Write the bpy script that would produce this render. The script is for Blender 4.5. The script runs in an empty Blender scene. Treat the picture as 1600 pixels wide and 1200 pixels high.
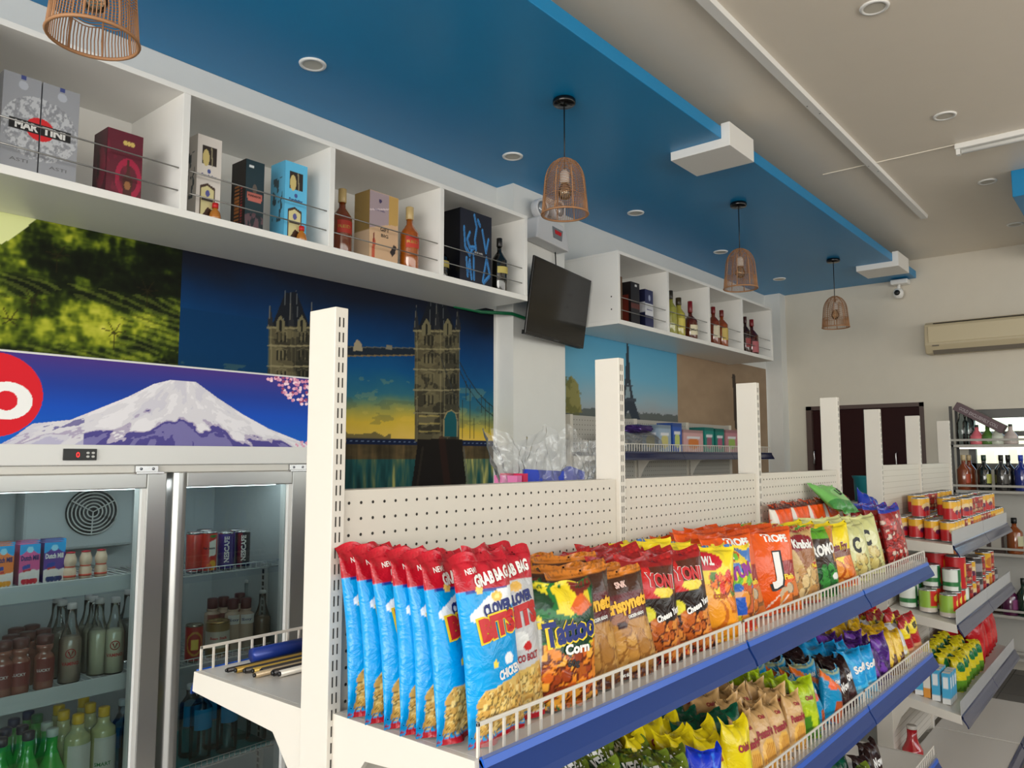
import bpy, math, random
import numpy as np
from mathutils import Vector, Matrix
PI = math.pi
SC = bpy.context.scene
COL = SC.collection
random.seed(7)
H = 1.665                                  # eye height of the camera above the floor
YAW, PITCH, FPX = math.radians(39.86), math.radians(5.32), 1218.0

# ---------------------------------------------------------------- camera
cd = bpy.data.cameras.new('camera')
cam = bpy.data.objects.new('camera', cd)
COL.objects.link(cam)
cam.location = (0, 0, H)
cd.sensor_fit = 'HORIZONTAL'; cd.sensor_width = 36.0
cd.lens = 36.0 * FPX / 1600.0
cd.clip_start = 0.05; cd.clip_end = 200
cam.rotation_euler = (PI / 2 + PITCH, 0, YAW - PI / 2)
SC.camera = cam

# ---------------------------------------------------------------- world, daylight, exposure
vs = SC.view_settings
vs.view_transform = 'Standard'; vs.look = 'None'; vs.gamma = 1; vs.use_curve_mapping = False
vs.exposure = 0.0
w = bpy.data.worlds.new('world'); SC.world = w; w.use_nodes = True
wn = w.node_tree.nodes; wl = w.node_tree.links
sky = wn.new('ShaderNodeTexSky'); sky.sky_type = 'NISHITA'
sky.sun_elevation = math.radians(50); sky.sun_rotation = math.radians(60); sky.sun_disc = False
wn['Background'].inputs['Strength'].default_value = 0.3
wl.new(sky.outputs[0], wn['Background'].inputs['Color'])

def area(name, loc, rot, sx, sy, power, col):
    l = bpy.data.lights.new(name, 'AREA'); l.shape = 'RECTANGLE'; l.size = sx; l.size_y = sy
    l.energy = power; l.color = col
    o = bpy.data.objects.new(name, l); COL.objects.link(o); o.location = loc; o.rotation_euler = rot
    return o
# daylight through the glazed shop front (behind the camera) and the glazed right side
area('daylight_shop_front', (-4.05, -0.3, 2.0), (0, -PI / 2, 0), 1.8, 6.0, 290, (1.0, 0.95, 0.885))
area('daylight_side_glazing', (1.2, -3.0, 2.15), (PI / 2, 0, 0), 8.0, 1.2, 95, (1.0, 0.95, 0.885))
area('daylight_side_glazing_far', (6.2, -3.0, 2.15), (PI / 2, 0, 0), 1.6, 1.2, 24, (1.0, 0.95, 0.885))

# ---------------------------------------------------------------- helpers
def ray(px, py):
    a, b = (px - 800) / FPX, (py - 600) / FPX
    cy, sy, cp, sp = math.cos(YAW), math.sin(YAW), math.cos(PITCH), math.sin(PITCH)
    F = Vector((cp * cy, cp * sy, sp)); R = Vector((sy, -cy, 0)); D = F.cross(R)
    return R * a + D * b + F
def PY(px, py, y):      # camera ray through image pixel (px, py), carried to the plane y
    d = ray(px, py); d *= y / d.y; d.z += H; return d
def PX(px, py, x):
    d = ray(px, py); d *= x / d.x; d.z += H; return d
def PZ(px, py, z):
    d = ray(px, py); d *= (z - H) / d.z; d.z += H; return d

def lin(c):
    c = np.asarray(c, float) / 255.0
    return np.where(c <= 0.04045, c / 12.92, ((c + 0.055) / 1.055) ** 2.4)
MATS = {}
def mat(name, c, rough=0.5, metal=0.0, noise=0, spec=0.5, coat=0.0, bump=0, alpha=1, scale=(1, 1, 1), emit=0):
    if name in MATS: return MATS[name]
    m = bpy.data.materials.new(name); m.use_nodes = True
    nt = m.node_tree; b = nt.nodes['Principled BSDF']
    col = tuple(lin(c)) + (1,)
    b.inputs['Base Color'].default_value = col
    b.inputs['Roughness'].default_value = rough; b.inputs['Metallic'].default_value = metal
    b.inputs['Specular IOR Level'].default_value = spec
    b.inputs['Coat Weight'].default_value = coat; b.inputs['Coat Roughness'].default_value = 0.08
    if emit:
        b.inputs['Emission Color'].default_value = col; b.inputs['Emission Strength'].default_value = emit
    if noise or bump:
        tc = nt.nodes.new('ShaderNodeTexCoord'); mp = nt.nodes.new('ShaderNodeMapping')
        mp.inputs['Scale'].default_value = scale
        nz = nt.nodes.new('ShaderNodeTexNoise'); nz.inputs['Scale'].default_value = 9
        nz.inputs['Detail'].default_value = 6
        nt.links.new(tc.outputs['Object'], mp.inputs[0]); nt.links.new(mp.outputs[0], nz.inputs['Vector'])
        if noise:
            mx = nt.nodes.new('ShaderNodeMix'); mx.data_type = 'RGBA'
            mx.inputs['A'].default_value = tuple(x * (1 - noise) for x in col[:3]) + (1,)
            mx.inputs['B'].default_value = tuple(min(1, x * (1 + noise)) for x in col[:3]) + (1,)
            nt.links.new(nz.outputs['Fac'], mx.inputs['Factor']); nt.links.new(mx.outputs['Result'], b.inputs['Base Color'])
        if bump:
            bp = nt.nodes.new('ShaderNodeBump'); bp.inputs['Strength'].default_value = bump; bp.inputs['Distance'].default_value = 0.01
            nt.links.new(nz.outputs['Fac'], bp.inputs['Height']); nt.links.new(bp.outputs[0], b.inputs['Normal'])
    MATS[name] = m
    return m
def painted(name, rough=0.4, spec=0.5, coat=0.0, metal=0.0, wr=0.0):
    """paint / print laid down as a colour attribute on the mesh"""
    if name in MATS: return MATS[name]
    m = mat(name, (200, 200, 200), rough, metal, spec=spec, coat=coat)
    nt = m.node_tree; a = nt.nodes.new('ShaderNodeAttribute'); a.attribute_name = 'paint'
    nt.links.new(a.outputs['Color'], nt.nodes['Principled BSDF'].inputs['Base Color'])
    if wr:
        tc = nt.nodes.new('ShaderNodeTexCoord'); nz = nt.nodes.new('ShaderNodeTexNoise'); nz.inputs['Scale'].default_value = 26
        nz.inputs['Detail'].default_value = 3; nz.inputs['Distortion'].default_value = 1.2
        bp = nt.nodes.new('ShaderNodeBump'); bp.inputs['Strength'].default_value = wr; bp.inputs['Distance'].default_value = 0.006
        nt.links.new(tc.outputs['Object'], nz.inputs['Vector']); nt.links.new(nz.outputs['Fac'], bp.inputs['Height'])
        nt.links.new(bp.outputs[0], nt.nodes['Principled BSDF'].inputs['Normal'])
    return m
def clear(name, tint=(255, 255, 255), gloss=0.12, rough=0.03, haze=0.0, fk=1.0):
    """thin clear sheet: see-through, with a grazing-angle gloss"""
    if name in MATS: return MATS[name]
    m = bpy.data.materials.new(name); m.use_nodes = True; nt = m.node_tree; n = nt.nodes; n.clear()
    out = n.new('ShaderNodeOutputMaterial'); mx = n.new('ShaderNodeMixShader')
    tr = n.new('ShaderNodeBsdfTransparent'); gl = n.new('ShaderNodeBsdfGlossy'); fr = n.new('ShaderNodeFresnel')
    fr.inputs['IOR'].default_value = 1.45
    tr.inputs['Color'].default_value = tuple(lin(tint)) + (1,); gl.inputs['Roughness'].default_value = rough
    add = n.new('ShaderNodeMath'); add.operation = 'ADD'; add.inputs[1].default_value = gloss * 0.3; add.use_clamp = True
    fm = n.new('ShaderNodeMath'); fm.operation = 'MULTIPLY'; fm.inputs[1].default_value = fk
    nt.links.new(fr.outputs[0], fm.inputs[0]); nt.links.new(fm.outputs[0], add.inputs[0]); nt.links.new(add.outputs[0], mx.inputs[0])
    nt.links.new(tr.outputs[0], mx.inputs[1]); nt.links.new(gl.outputs[0], mx.inputs[2])
    last = mx
    if haze:
        df = n.new('ShaderNodeBsdfDiffuse'); df.inputs['Color'].default_value = (.8, .8, .8, 1)
        m2 = n.new('ShaderNodeMixShader'); m2.inputs[0].default_value = haze
        nt.links.new(mx.outputs[0], m2.inputs[1]); nt.links.new(df.outputs[0], m2.inputs[2]); last = m2
    nt.links.new(last.outputs[0], out.inputs[0])
    MATS[name] = m
    return m

WL = {}                                     # world position of every empty, for parts given in world coordinates
def tag(o, label=None, cat=None, group=None, kind=None):
    if label: o['label'] = label
    if cat: o['category'] = cat
    if group: o['group'] = group
    if kind: o['kind'] = kind
    return o
def thing(name, label, cat, loc=(0, 0, 0), rz=0, group=None):
    o = bpy.data.objects.new(name, None); COL.objects.link(o)
    o.location = loc; o.rotation_euler = (0, 0, rz); o.empty_display_size = 0.05
    WL[o.name] = Vector(loc)
    return tag(o, label, cat, group)
class MB:
    """collects boxes, prisms, tubes and turned shapes, then links them as ONE mesh object"""
    def __init__(s): s.v = []; s.f = []; s.m = []; s.sm = []
    def add(s, vs_, fs, m=0, smooth=False):
        b = len(s.v); s.v += [tuple(p) for p in vs_]
        for f in fs: s.f.append(tuple(i + b for i in f)); s.m.append(m); s.sm.append(smooth)
        return s
    def box(s, x0, x1, y0, y1, z0, z1, m=0):
        v = [(x, y, z) for z in (z0, z1) for y in (y0, y1) for x in (x0, x1)]
        return s.add(v, [(0, 2, 3, 1), (4, 5, 7, 6), (0, 1, 5, 4), (2, 6, 7, 3), (0, 4, 6, 2), (1, 3, 7, 5)], m)
    def prism(s, pts, axis, a, b, m=0):
        """polygon pts in the two other axes, extruded along axis from a to b"""
        def P(p, t):
            return (t, p[0], p[1]) if axis == 0 else ((p[0], t, p[1]) if axis == 1 else (p[0], p[1], t))
        n = len(pts); v = [P(p, a) for p in pts] + [P(p, b) for p in pts]
        f = [tuple(range(n))[::-1], tuple(range(n, 2 * n))] + [(i, (i + 1) % n, (i + 1) % n + n, i + n) for i in range(n)]
        return s.add(v, f, m)
    def lathe(s, prof, n=16, c=(0, 0, 0), m=0, ms=None, smooth=True, axis=2, flat=1.0):
        """profile of (radius, height) pairs turned about an axis"""
        v = []; f = []
        for r, h in prof:
            for k in range(n):
                a = 2 * PI * k / n; p = (r * math.cos(a), r * math.sin(a) * flat)
                q = (p[0], p[1], h) if axis == 2 else ((p[0], h, p[1]) if axis == 1 else (h, p[0], p[1]))
                v.append((q[0] + c[0], q[1] + c[1], q[2] + c[2]))
        for i in range(len(prof) - 1):
            s.add([], [])
            for k in range(n):
                f.append((i * n + k, i * n + (k + 1) % n, (i + 1) * n + (k + 1) % n, (i + 1) * n + k))
        b = len(s.v); s.v += v
        for j, q in enumerate(f):
            s.f.append(tuple(t + b for t in q)); s.m.append(ms[j // n] if ms else m); s.sm.append(smooth)
        if prof[0][0] > 1e-6: s.f.append(tuple(b + k for k in range(n))[::-1]); s.m.append(ms[0] if ms else m); s.sm.append(False)
        if prof[-1][0] > 1e-6: s.f.append(tuple(b + (len(prof) - 1) * n + k for k in range(n))); s.m.append(ms[-1] if ms else m); s.sm.append(False)
        return s
    def tube(s, pts, r, n=6, m=0, closed=False):
        pts = [Vector(p) for p in pts]; L = len(pts); v = []
        for i, p in enumerate(pts):
            if closed: t = pts[(i + 1) % L] - pts[i - 1]
            else: t = pts[min(i + 1, L - 1)] - pts[max(i - 1, 0)]
            t.normalize(); a = Vector((0, 0, 1)) if abs(t.z) < .9 else Vector((1, 0, 0))
            u = t.cross(a).normalized(); w_ = t.cross(u)
            for k in range(n):
                an = 2 * PI * k / n; v.append(p + u * (r * math.cos(an)) + w_ * (r * math.sin(an)))
        f = []
        for i in range(L if closed else L - 1):
            j = (i + 1) % L
            for k in range(n): f.append((i * n + k, i * n + (k + 1) % n, j * n + (k + 1) % n, j * n + k))
        if not closed: f += [tuple(range(n))[::-1], tuple((L - 1) * n + k for k in range(n))]
        return s.add(v, f, m, True)
    def disc(s, c, r, axis=1, n=8, m=0, ry=None):
        v = []
        for k in range(n):
            a = 2 * PI * k / n; p, q = r * math.cos(a), (ry or r) * math.sin(a)
            v.append({0: (c[0], c[1] + p, c[2] + q), 1: (c[0] + p, c[1], c[2] + q), 2: (c[0] + p, c[1] + q, c[2])}[axis])
        return s.add(v, [tuple(range(n))], m)
    def build(s, name, mats, parent=None, local=False, bevel=0, colors=None):
        me = bpy.data.meshes.new(name)
        off = Vector((0, 0, 0))
        if parent is not None and not local: off = WL.get(parent.name, off)
        me.from_pydata([(p[0] - off.x, p[1] - off.y, p[2] - off.z) for p in s.v], [], s.f)
        for m_ in (mats if isinstance(mats, (list, tuple)) else [mats]): me.materials.append(m_)
        me.polygons.foreach_set('material_index', s.m); me.polygons.foreach_set('use_smooth', s.sm)
        me.update()
        o = bpy.data.objects.new(name, me); COL.objects.link(o)
        if parent is not None: o.parent = parent; WL[o.name] = off
        if bevel:
            bm = o.modifiers.new('bevel', 'BEVEL'); bm.width = bevel; bm.segments = 2; bm.limit_method = 'ANGLE'
        return o
def struct(name, mb, m, bevel=0):
    o = mb.build(name, m, bevel=bevel); o['kind'] = 'structure'; return o
def copy_tree(o, parent=None):
    c = o.copy(); COL.objects.link(c)
    if parent is not None: c.parent = parent
    for ch in KIDS.get(o.name, ()): copy_tree(ch, c)
    return c
KIDS = {}
def freeze(root):                           # remember the children once, before copying in loops
    def walk(o, al):
        k = [x for x in al if x.parent == o]; KIDS[o.name] = k
        for x in k: walk(x, al)
    al = [x for x in bpy.data.objects if x.parent is not None]
    walk(root, al); return root
ORD = ['first', 'second', 'third', 'fourth', 'fifth', 'sixth', 'seventh', 'eighth', 'ninth', 'tenth', 'eleventh',
       'twelfth', 'thirteenth', 'fourteenth', 'fifteenth', 'sixteenth', 'seventeenth', 'eighteenth', 'nineteenth', 'twentieth',
       'twenty-first', 'twenty-second', 'twenty-third', 'twenty-fourth', 'twenty-fifth', 'twenty-sixth']

# ---- lettering: glyph outlines turned to flat meshes and laid on a surface
GL = {}
def glyphs(txt, bold=0.0, shear=0.0):
    k = (txt, bold, shear)
    if k not in GL:
        cu = bpy.data.curves.new('lettering', 'FONT'); cu.body = txt; cu.size = 1; cu.align_x = 'CENTER'
        cu.offset = bold; cu.shear = shear; cu.resolution_u = 2
        ob = bpy.data.objects.new('lettering', cu)
        me = bpy.data.meshes.new_from_object(ob)
        vv = [tuple(v.co) for v in me.vertices]; ff = [tuple(p.vertices) for p in me.polygons]
        bpy.data.objects.remove(ob); bpy.data.meshes.remove(me)
        GL[k] = (vv, ff)
    return GL[k]
def text(txt, parent, fn, size, m, width=None, bold=0.02, shear=0.0, rot=0.0, local=False, stretch=1.0, name='lettering'):
    """fn maps (a, b) in metres on the face to a point"""
    vv, ff = glyphs(txt, bold, shear)
    if not vv: return None
    xs = [v[0] for v in vv]; wd = max(xs) - min(xs); cx = (max(xs) + min(xs)) / 2
    sx = (width / wd) if width else size * stretch
    c, s_ = math.cos(rot), math.sin(rot); mb = MB(); P = []
    for v in vv:
        a, b = (v[0] - cx) * sx, (v[1] - 0.35) * size
        P.append(fn(a * c - b * s_, a * s_ + b * c))
    mb.add(P, ff)
    return mb.build(name, m, parent, local=local)

# ---- painting on a canvas (numpy), then laid down as a colour attribute
def vnoise(shape, fx, fy, seed, octs=4):
    rs = np.random.RandomState(seed); out = np.zeros(shape); amp = 1; tot = 0
    for o in range(octs):
        gx, gy = max(2, int(fx * 2 ** o)) + 1, max(2, int(fy * 2 ** o)) + 1
        g = rs.rand(gy, gx)
        yy = np.linspace(0, gy - 1.001, shape[0]); xx = np.linspace(0, gx - 1.001, shape[1])
        iy = yy.astype(int); ix = xx.astype(int); ty = (yy - iy)[:, None]; tx = (xx - ix)[None]
        ty = ty * ty * (3 - 2 * ty); tx = tx * tx * (3 - 2 * tx)
        a = g[iy][:, ix]; b = g[iy][:, ix + 1]; c = g[iy + 1][:, ix]; d = g[iy + 1][:, ix + 1]
        out += amp * ((a * (1 - tx) + b * tx) * (1 - ty) + (c * (1 - tx) + d * tx) * ty); tot += amp; amp *= .55
    return out / tot
class Canvas:
    def __init__(s, x0, x1, y0, y1, nx, ny, bg=(255, 255, 255)):
        s.r = (x0, x1, y0, y1); s.n = (nx, ny)
        s.X, s.Y = np.meshgrid(np.linspace(x0, x1, nx), np.linspace(y0, y1, ny))
        s.c = np.zeros((ny, nx, 3)); s.c[:] = bg
    def blend(s, mask, col, a=1.0):
        mask = mask.astype(float) * a
        s.c = s.c * (1 - mask[..., None]) + np.asarray(col, float) * mask[..., None]; return s
    def poly(s, pts, col, a=1.0):
        ins = np.zeros(s.X.shape, bool); n = len(pts)
        for i in range(n):
            (xa, ya), (xb, yb) = pts[i], pts[(i + 1) % n]
            if ya == yb: continue
            c = ((ya > s.Y) != (yb > s.Y)) & (s.X < (xb - xa) * (s.Y - ya) / (yb - ya) + xa)
            ins ^= c
        return s.blend(ins, col, a)
    def ell(s, x, y, rx, ry, col, a=1.0): return s.blend(((s.X - x) / rx) ** 2 + ((s.Y - y) / ry) ** 2 < 1, col, a)
    def line(s, pts, wd, col, a=1.0):
        d = np.full(s.X.shape, 1e9)
        for (xa, ya), (xb, yb) in zip(pts[:-1], pts[1:]):
            dx, dy = xb - xa, yb - ya; L = dx * dx + dy * dy + 1e-12
            t = np.clip(((s.X - xa) * dx + (s.Y - ya) * dy) / L, 0, 1)
            d = np.minimum(d, np.hypot(s.X - xa - t * dx, s.Y - ya - t * dy))
        return s.blend(d < wd / 2, col, a)
    def ramp(s, stops, key=None, mask=None):
        k = s.Y if key is None else key
        st = sorted(stops, key=lambda t: t[0]); xs = [t[0] for t in st]
        c = np.stack([np.interp(k, xs, [t[1][j] for t in st]) for j in range(3)], -1)
        if mask is None: s.c = c
        else: s.c = np.where(mask[..., None], c, s.c)
        return s
def grid_mesh(name, cv, fn, m, parent=None, local=False):
    """sheet of nx x ny points carrying the canvas colours; fn(X, Y) gives the arrays of positions"""
    nx, ny = cv.n
    P = np.stack(fn(cv.X, cv.Y), -1).reshape(-1, 3).astype(np.float32)
    if parent is not None and not local: P -= np.array(WL.get(parent.name, (0, 0, 0)), np.float32)
    i = np.arange((nx - 1) * (ny - 1)); r, c = i // (nx - 1), i % (nx - 1)
    a = r * nx + c; F = np.stack([a, a + 1, a + nx + 1, a + nx], -1).astype(np.int32)
    me = bpy.data.meshes.new(name)
    me.vertices.add(len(P)); me.vertices.foreach_set('co', P.ravel())
    me.loops.add(F.size); me.loops.foreach_set('vertex_index', F.ravel())
    me.polygons.add(len(F)); me.polygons.foreach_set('loop_start', (np.arange(len(F)) * 4).astype(np.int32))
    me.update(calc_edges=True)
    me.polygons.foreach_set('use_smooth', np.ones(len(F), bool))
    at = me.color_attributes.new('paint', 'FLOAT_COLOR', 'POINT')
    C = np.ones((len(P), 4), np.float32); C[:, :3] = lin(np.clip(cv.c.reshape(-1, 3), 0, 255)); at.data.foreach_set('color', C.ravel())
    me.materials.append(m)
    o = bpy.data.objects.new(name, me); COL.objects.link(o)
    if parent is not None: o.parent = parent
    return o
# ================================================================ THE ROOM
XF, YW, ZC = 7.38, 2.88, 3.375            # far wall, left wall, ceiling
XN, YR = -4.2, -3.2                       # shop front behind the camera, right wall
ZS = 3.213                                # underside of the blue hung ceiling
white_wall = mat('wall_paint', (226, 226, 222), .6, noise=.03, bump=.04)
cream_wall = mat('wall_paint_far', (216, 209, 194), .62, noise=.03, bump=.04)
ceil_m = mat('ceiling_paint', (236, 226, 210), .42, noise=.02, bump=.03)
white_p = mat('white_board', (238, 237, 233), .38, noise=.015)
blue_p = mat('blue_paint', (0, 134, 192), .38, noise=.03)
steel_w = mat('white_powder_coat', (216, 210, 200), .4)
steel_f = mat('cream_powder_coat', (212, 205, 193), .4)
black_m = mat('black_plastic', (14, 14, 16), .4)
dark_hole = mat('dark_slot', (46, 42, 38), .8)
chrome = mat('steel', (190, 190, 192), .25, 1.0)
alu = mat('brushed_aluminium', (186, 186, 184), .32, .85)

struct('floor', MB().box(XN, XF + .1, YR, YW + .1, -.06, 0), mat('floor_tile', (104, 100, 95), .3, noise=.08))
tm = mat('tile_joint', (84, 80, 76), .7); g = MB()
for k in range(20): g.box(XN + .6 * k - .003, XN + .6 * k + .003, YR, YW, 0, .0006)
for k in range(11): g.box(XN, XF, YR + .6 * k - .003, YR + .6 * k + .003, 0, .0006)
struct('trim_1', g, tm)
struct('ceiling', MB().box(XN, XF + .1, YR, YW + .1, ZC, ZC + .08), ceil_m)
struct('wall_left', MB().box(XN, XF + .1, YW, YW + .12, 0, ZC), white_wall)
# pillars that stand proud of the left wall
struct('trim_2', MB().box(3.31, 3.80, 2.754, YW, 0, ZC), white_wall)
struct('trim_3', MB().box(7.24, XF, 2.73, YW, 0, ZC), white_wall)
# far wall with door and window openings
d0, d1, dz = 1.565, 2.565, 2.13
w0, w1, wz0, wz1 = -1.2, 1.25, 1.56, 2.05
g = MB()
g.box(XF, XF + .14, d1, YW, 0, ZC).box(XF, XF + .14, d0, d1, dz, ZC).box(XF, XF + .14, w1, d0, 0, ZC)
g.box(XF, XF + .14, w0, w1, 0, wz0).box(XF, XF + .14, w0, w1, wz1, ZC).box(XF, XF + .14, YR, w0, 0, ZC)
struct('wall_far', g, cream_wall)
# shop front behind the camera: low wall, lintel, mullions and glass
g = MB().box(XN - .12, XN, YR, YW, 0, .9).box(XN - .12, XN, YR, YW, 2.95, ZC)
for y in (YR, -1.3, .6, 2.6): g.box(XN - .12, XN, y, y + .1, .9, 2.95)
struct('wall_near', g, white_wall)
g = MB().box(XN, XF + .1, YR - .12, YR, 0, 1.3).box(XN, XF + .1, YR - .12, YR, 2.75, ZC)  # unseen right wall; solid sill raised to keep low daylight off the shelves
for x in (XN, -2.6, -.8, 1.0, 2.8, 4.6, 6.5): g.box(x, x + .1, YR - .12, YR, 1.3, 2.75)
struct('wall_right', g, white_wall)
glass = clear('window_glass', (235, 245, 245))
struct('window_1', MB().box(XN - .07, XN - .06, YR, YW, .9, 2.95), glass)
struct('window_2', MB().box(XN, XF, YR - .07, YR - .06, 1.3, 2.75), glass)
g = MB(); fr = mat('grey_window_frame', (96, 96, 94), .45)
for a, b in ((w0, w0 + .05), (w1 - .05, w1), (.15, .2), (.55, .58)): g.box(XF + .03, XF + .08, a, b, wz0, wz1)
for a, b in ((wz0, wz0 + .05), (wz1 - .07, wz1), (1.83, 1.87)): g.box(XF + .03, XF + .08, w0, w1, a, b)
wf = struct('window_3', g, fr); WL[wf.name] = Vector((0, 0, 0))
MB().box(XF + .05, XF + .056, w0, w1, wz0, wz1).build('pane', glass, wf)
# brown double door
dm = mat('dark_brown_door', (44, 14, 14), .5, spec=.15, noise=.12, scale=(1, 1, 8)); dj = mat('door_frame', (84, 66, 60), .5)
g = MB().box(XF - .01, XF + .1, d0, d0 + .035, 0, dz).box(XF - .01, XF + .1, d1 - .05, d1, 0, dz).box(XF - .01, XF + .1, d0, d1, dz - .035, dz)
dr = struct('door_1', g, dj); WL[dr.name] = Vector((0, 0, 0))
ym = (d0 + d1) / 2
for a, b in ((d0 + .035, ym - .003), (ym + .003, d1 - .05)):
    MB().box(XF + .03, XF + .07, a, b, .01, dz - .035).build('door_leaf', dm, dr, bevel=.003)
for y, z0, z1 in ((2.50, 1.59, 1.72), (1.80, 1.50, 1.70)):
    MB().tube([(XF + .03, y, z0), (XF - .02, y, z0 + .01), (XF - .02, y, z1 - .01), (XF + .03, y, z1)], .006).build('door_handle', chrome, dr)
# white seam across the ceiling and the edge strip
struct('trim_4', MB().box(4.745, 4.757, .62, 1.5, ZC - .004, ZC), mat('seam', (236, 228, 214), .5))

# ---- blue hung ceiling and its white end caps
struct('trim_5', MB().box(XN, XF, 1.575, YW, ZS, ZS + .063), blue_p, bevel=.003)
struct('trim_6', MB().box(5.41, XF, -.8, .612, ZS, ZC), blue_p, bevel=.003)
for i, (x0, x1) in enumerate(((3.48, 3.77), (6.60, 6.93))):
    g = MB().prism([(1.53, ZS - .045), (1.85, ZS - .045), (1.85, ZS), (1.575, ZS), (1.575, ZS + .075), (1.53, ZS + .075)], 0, x0, x1)
    o = g.build('edge_bracket_box', white_p, bevel=.002)
    tag(o, ['white boxed bracket wrapping the blue ceiling edge nearest the camera', 'small white boxed bracket on the blue ceiling edge by the far wall'][i], 'bracket', 'white brackets on the blue ceiling edge')
    tag(o, None)

# ---- ceiling fittings
def downlight(x, y, z, label, r=.052, group='downlights in the blue ceiling'):
    t = thing('downlight', label, 'ceiling light', (x, y, z), 0, group)
    MB().lathe([(r * .72, -.001), (r * .78, -.007), (r, -.006), (r * 1.04, 0)], 28, (x, y, z)).build('trim_ring', white_p, t)
    MB().lathe([(r * .75, -.004), (0, -.003)], 24, (x, y, z)).build('diffuser', mat('lamp_diffuser', (206, 200, 186), .6), t)
for i, x in enumerate((.59, 1.763, 2.999, 4.224, 5.464, 6.642)):
    downlight(x, 2.50, ZS, ['round white downlight hidden above the top left corner of the picture', 'round white downlight in the blue ceiling, nearest the camera',
        'round white downlight in the blue ceiling left of the nearest cord lamp', 'round white downlight in the blue ceiling right of the nearest rattan lamp',
        'round white downlight in the blue ceiling left of the middle small rattan lamp', 'round white downlight in the blue ceiling farthest from the camera'][i])
for i, x in enumerate((3.06, 4.30, 5.53, 6.70)):
    downlight(x, .752, ZC, ['round white downlight in the cream ceiling at the top edge of the picture', 'round white downlight in the cream ceiling left of the tube lamp',
        'round white downlight in the cream ceiling behind the tube lamp', 'round white downlight in the cream ceiling beside the right blue soffit'][i], group='downlights in the cream ceiling')
g = MB().prism([(1.195, ZC), (1.20, ZC - .022), (1.24, ZC - .022), (1.245, ZC)], 0, -.5, 6.05)
t = thing('cable_trunking', 'long white plastic cable trunking along the cream ceiling', 'trunking', (2.8, 1.22, ZC))
g.build('channel', white_p, t)
g = MB()
for x in (2.0, 3.7, 4.72): g.lathe([(.004, -.003), (0, -.003)], 8, (x, 1.23, ZC - .021)).lathe([(.004, -.003), (0, -.003)], 8, (x + .12, 1.21, ZC - .021))
g.build('screws', dark_hole, t)['kind'] = 'stuff'
t = thing('tube_lamp', 'white batten tube lamp across the cream ceiling at the right edge', 'ceiling light', (4.76, .3, ZC))
MB().box(4.735, 4.785, -.45, .79, ZC - .03, ZC).build('batten', white_p, t, bevel=.004)
MB().lathe([(.013, -.43), (.013, .76)], 12, (4.76, 0, ZC - .046), axis=1).build('tube', mat('tube_glass', (244, 244, 240), .3), t)
for y in (-.44, .775): MB().box(4.745, 4.775, y - .01, y + .01, ZC - .06, ZC - .03).build('lamp_holder', white_p, t)

# ---- rattan pendant lamps
ratt = mat('rattan', (170, 124, 86), .6, noise=.15)
def pendant(x, y, ztop, zbot, label, R=.1):
    t = thing('pendant_lamp', label, 'pendant lamp', (x, y, ZS), 0, 'rattan pendant lamps')
    MB().lathe([(0, 0), (.045, 0), (.05, -.006), (.05, -.02), (.045, -.026), (.008, -.028), (0, -.028)][::-1], 24, (x, y, ZS)).build('canopy', mat('black_gloss', (10, 10, 12), .15), t)
    MB().tube([(x, y, ZS - .025), (x, y, ztop - .05)], .003).build('cord', black_m, t)
    hh = ztop - zbot
    def rad(s):                               # s: 0 bottom rim .. 1 crown
        return R * (1 - .22 * s) * math.sqrt(max(0, 1 - max(0, (s - .55) / .45) ** 2.4)) if s < 1 else 0
    def P(s, a, k=1): return (x + rad(s) * math.cos(a) * k, y + rad(s) * math.sin(a) * k, zbot + hh * s)
    sh = MB().tube([P(0, 2 * PI * k / 40) for k in range(40)], .0045, 6, closed=True).build('shade_rim', ratt, t)
    rib = MB()
    for k in range(8):
        a = 2 * PI * k / 8 + .2
        rib.tube([P(.3 * 0 + i / 14 * .985, a) for i in range(15)], .0026, 5)
    rib.build('rib', ratt, t)
    rg = MB()
    for i in range(24):
        s = .3 + .685 * i / 23
        if rad(s) < .008: continue
        rg.tube([P(s + .012 * math.cos(8 * (2 * PI * k / 48 - .2)), 2 * PI * k / 48) for k in range(48)], .00155, 4, closed=True)
    rg.build('woven_band', ratt, t)
    st = MB()
    for k in range(76):
        a = 2 * PI * k / 76; st.tube([P(0, a), P(.16, a + .02), P(.3 + .02 * math.cos(8 * (a - .2)), a)], .0015, 4)
    st.build('skirt_strand', ratt, t)
    MB().lathe([(.016, 0), (.02, .005), (.02, .045), (.008, .06), (0, .06)], 16, (x, y, ztop - .11)).build('lamp_socket', white_p, t)
    MB().lathe([(0, -.075), (.018, -.07), (.029, -.05), (.03, -.035), (.02, -.012), (.013, 0)], 18, (x, y, ztop - .11)).build('bulb', clear('bulb_glass', (255, 240, 215), .3), t)
yp = 1.917
pendant(.727, yp, H + 1.00 + .25, H + 1.00, 'rattan pendant lamp cut off by the top left corner')
pendant(2.65, yp, H + 1.282, H + 1.035, 'large rattan pendant lamp in front of the television pillar')
pendant(4.46, yp, H + 1.262, H + 1.015, 'rattan pendant lamp in front of the farther wall cabinet')
pendant(6.24, yp, H + 1.252, H + 1.005, 'smallest rattan pendant lamp near the far wall')

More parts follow.
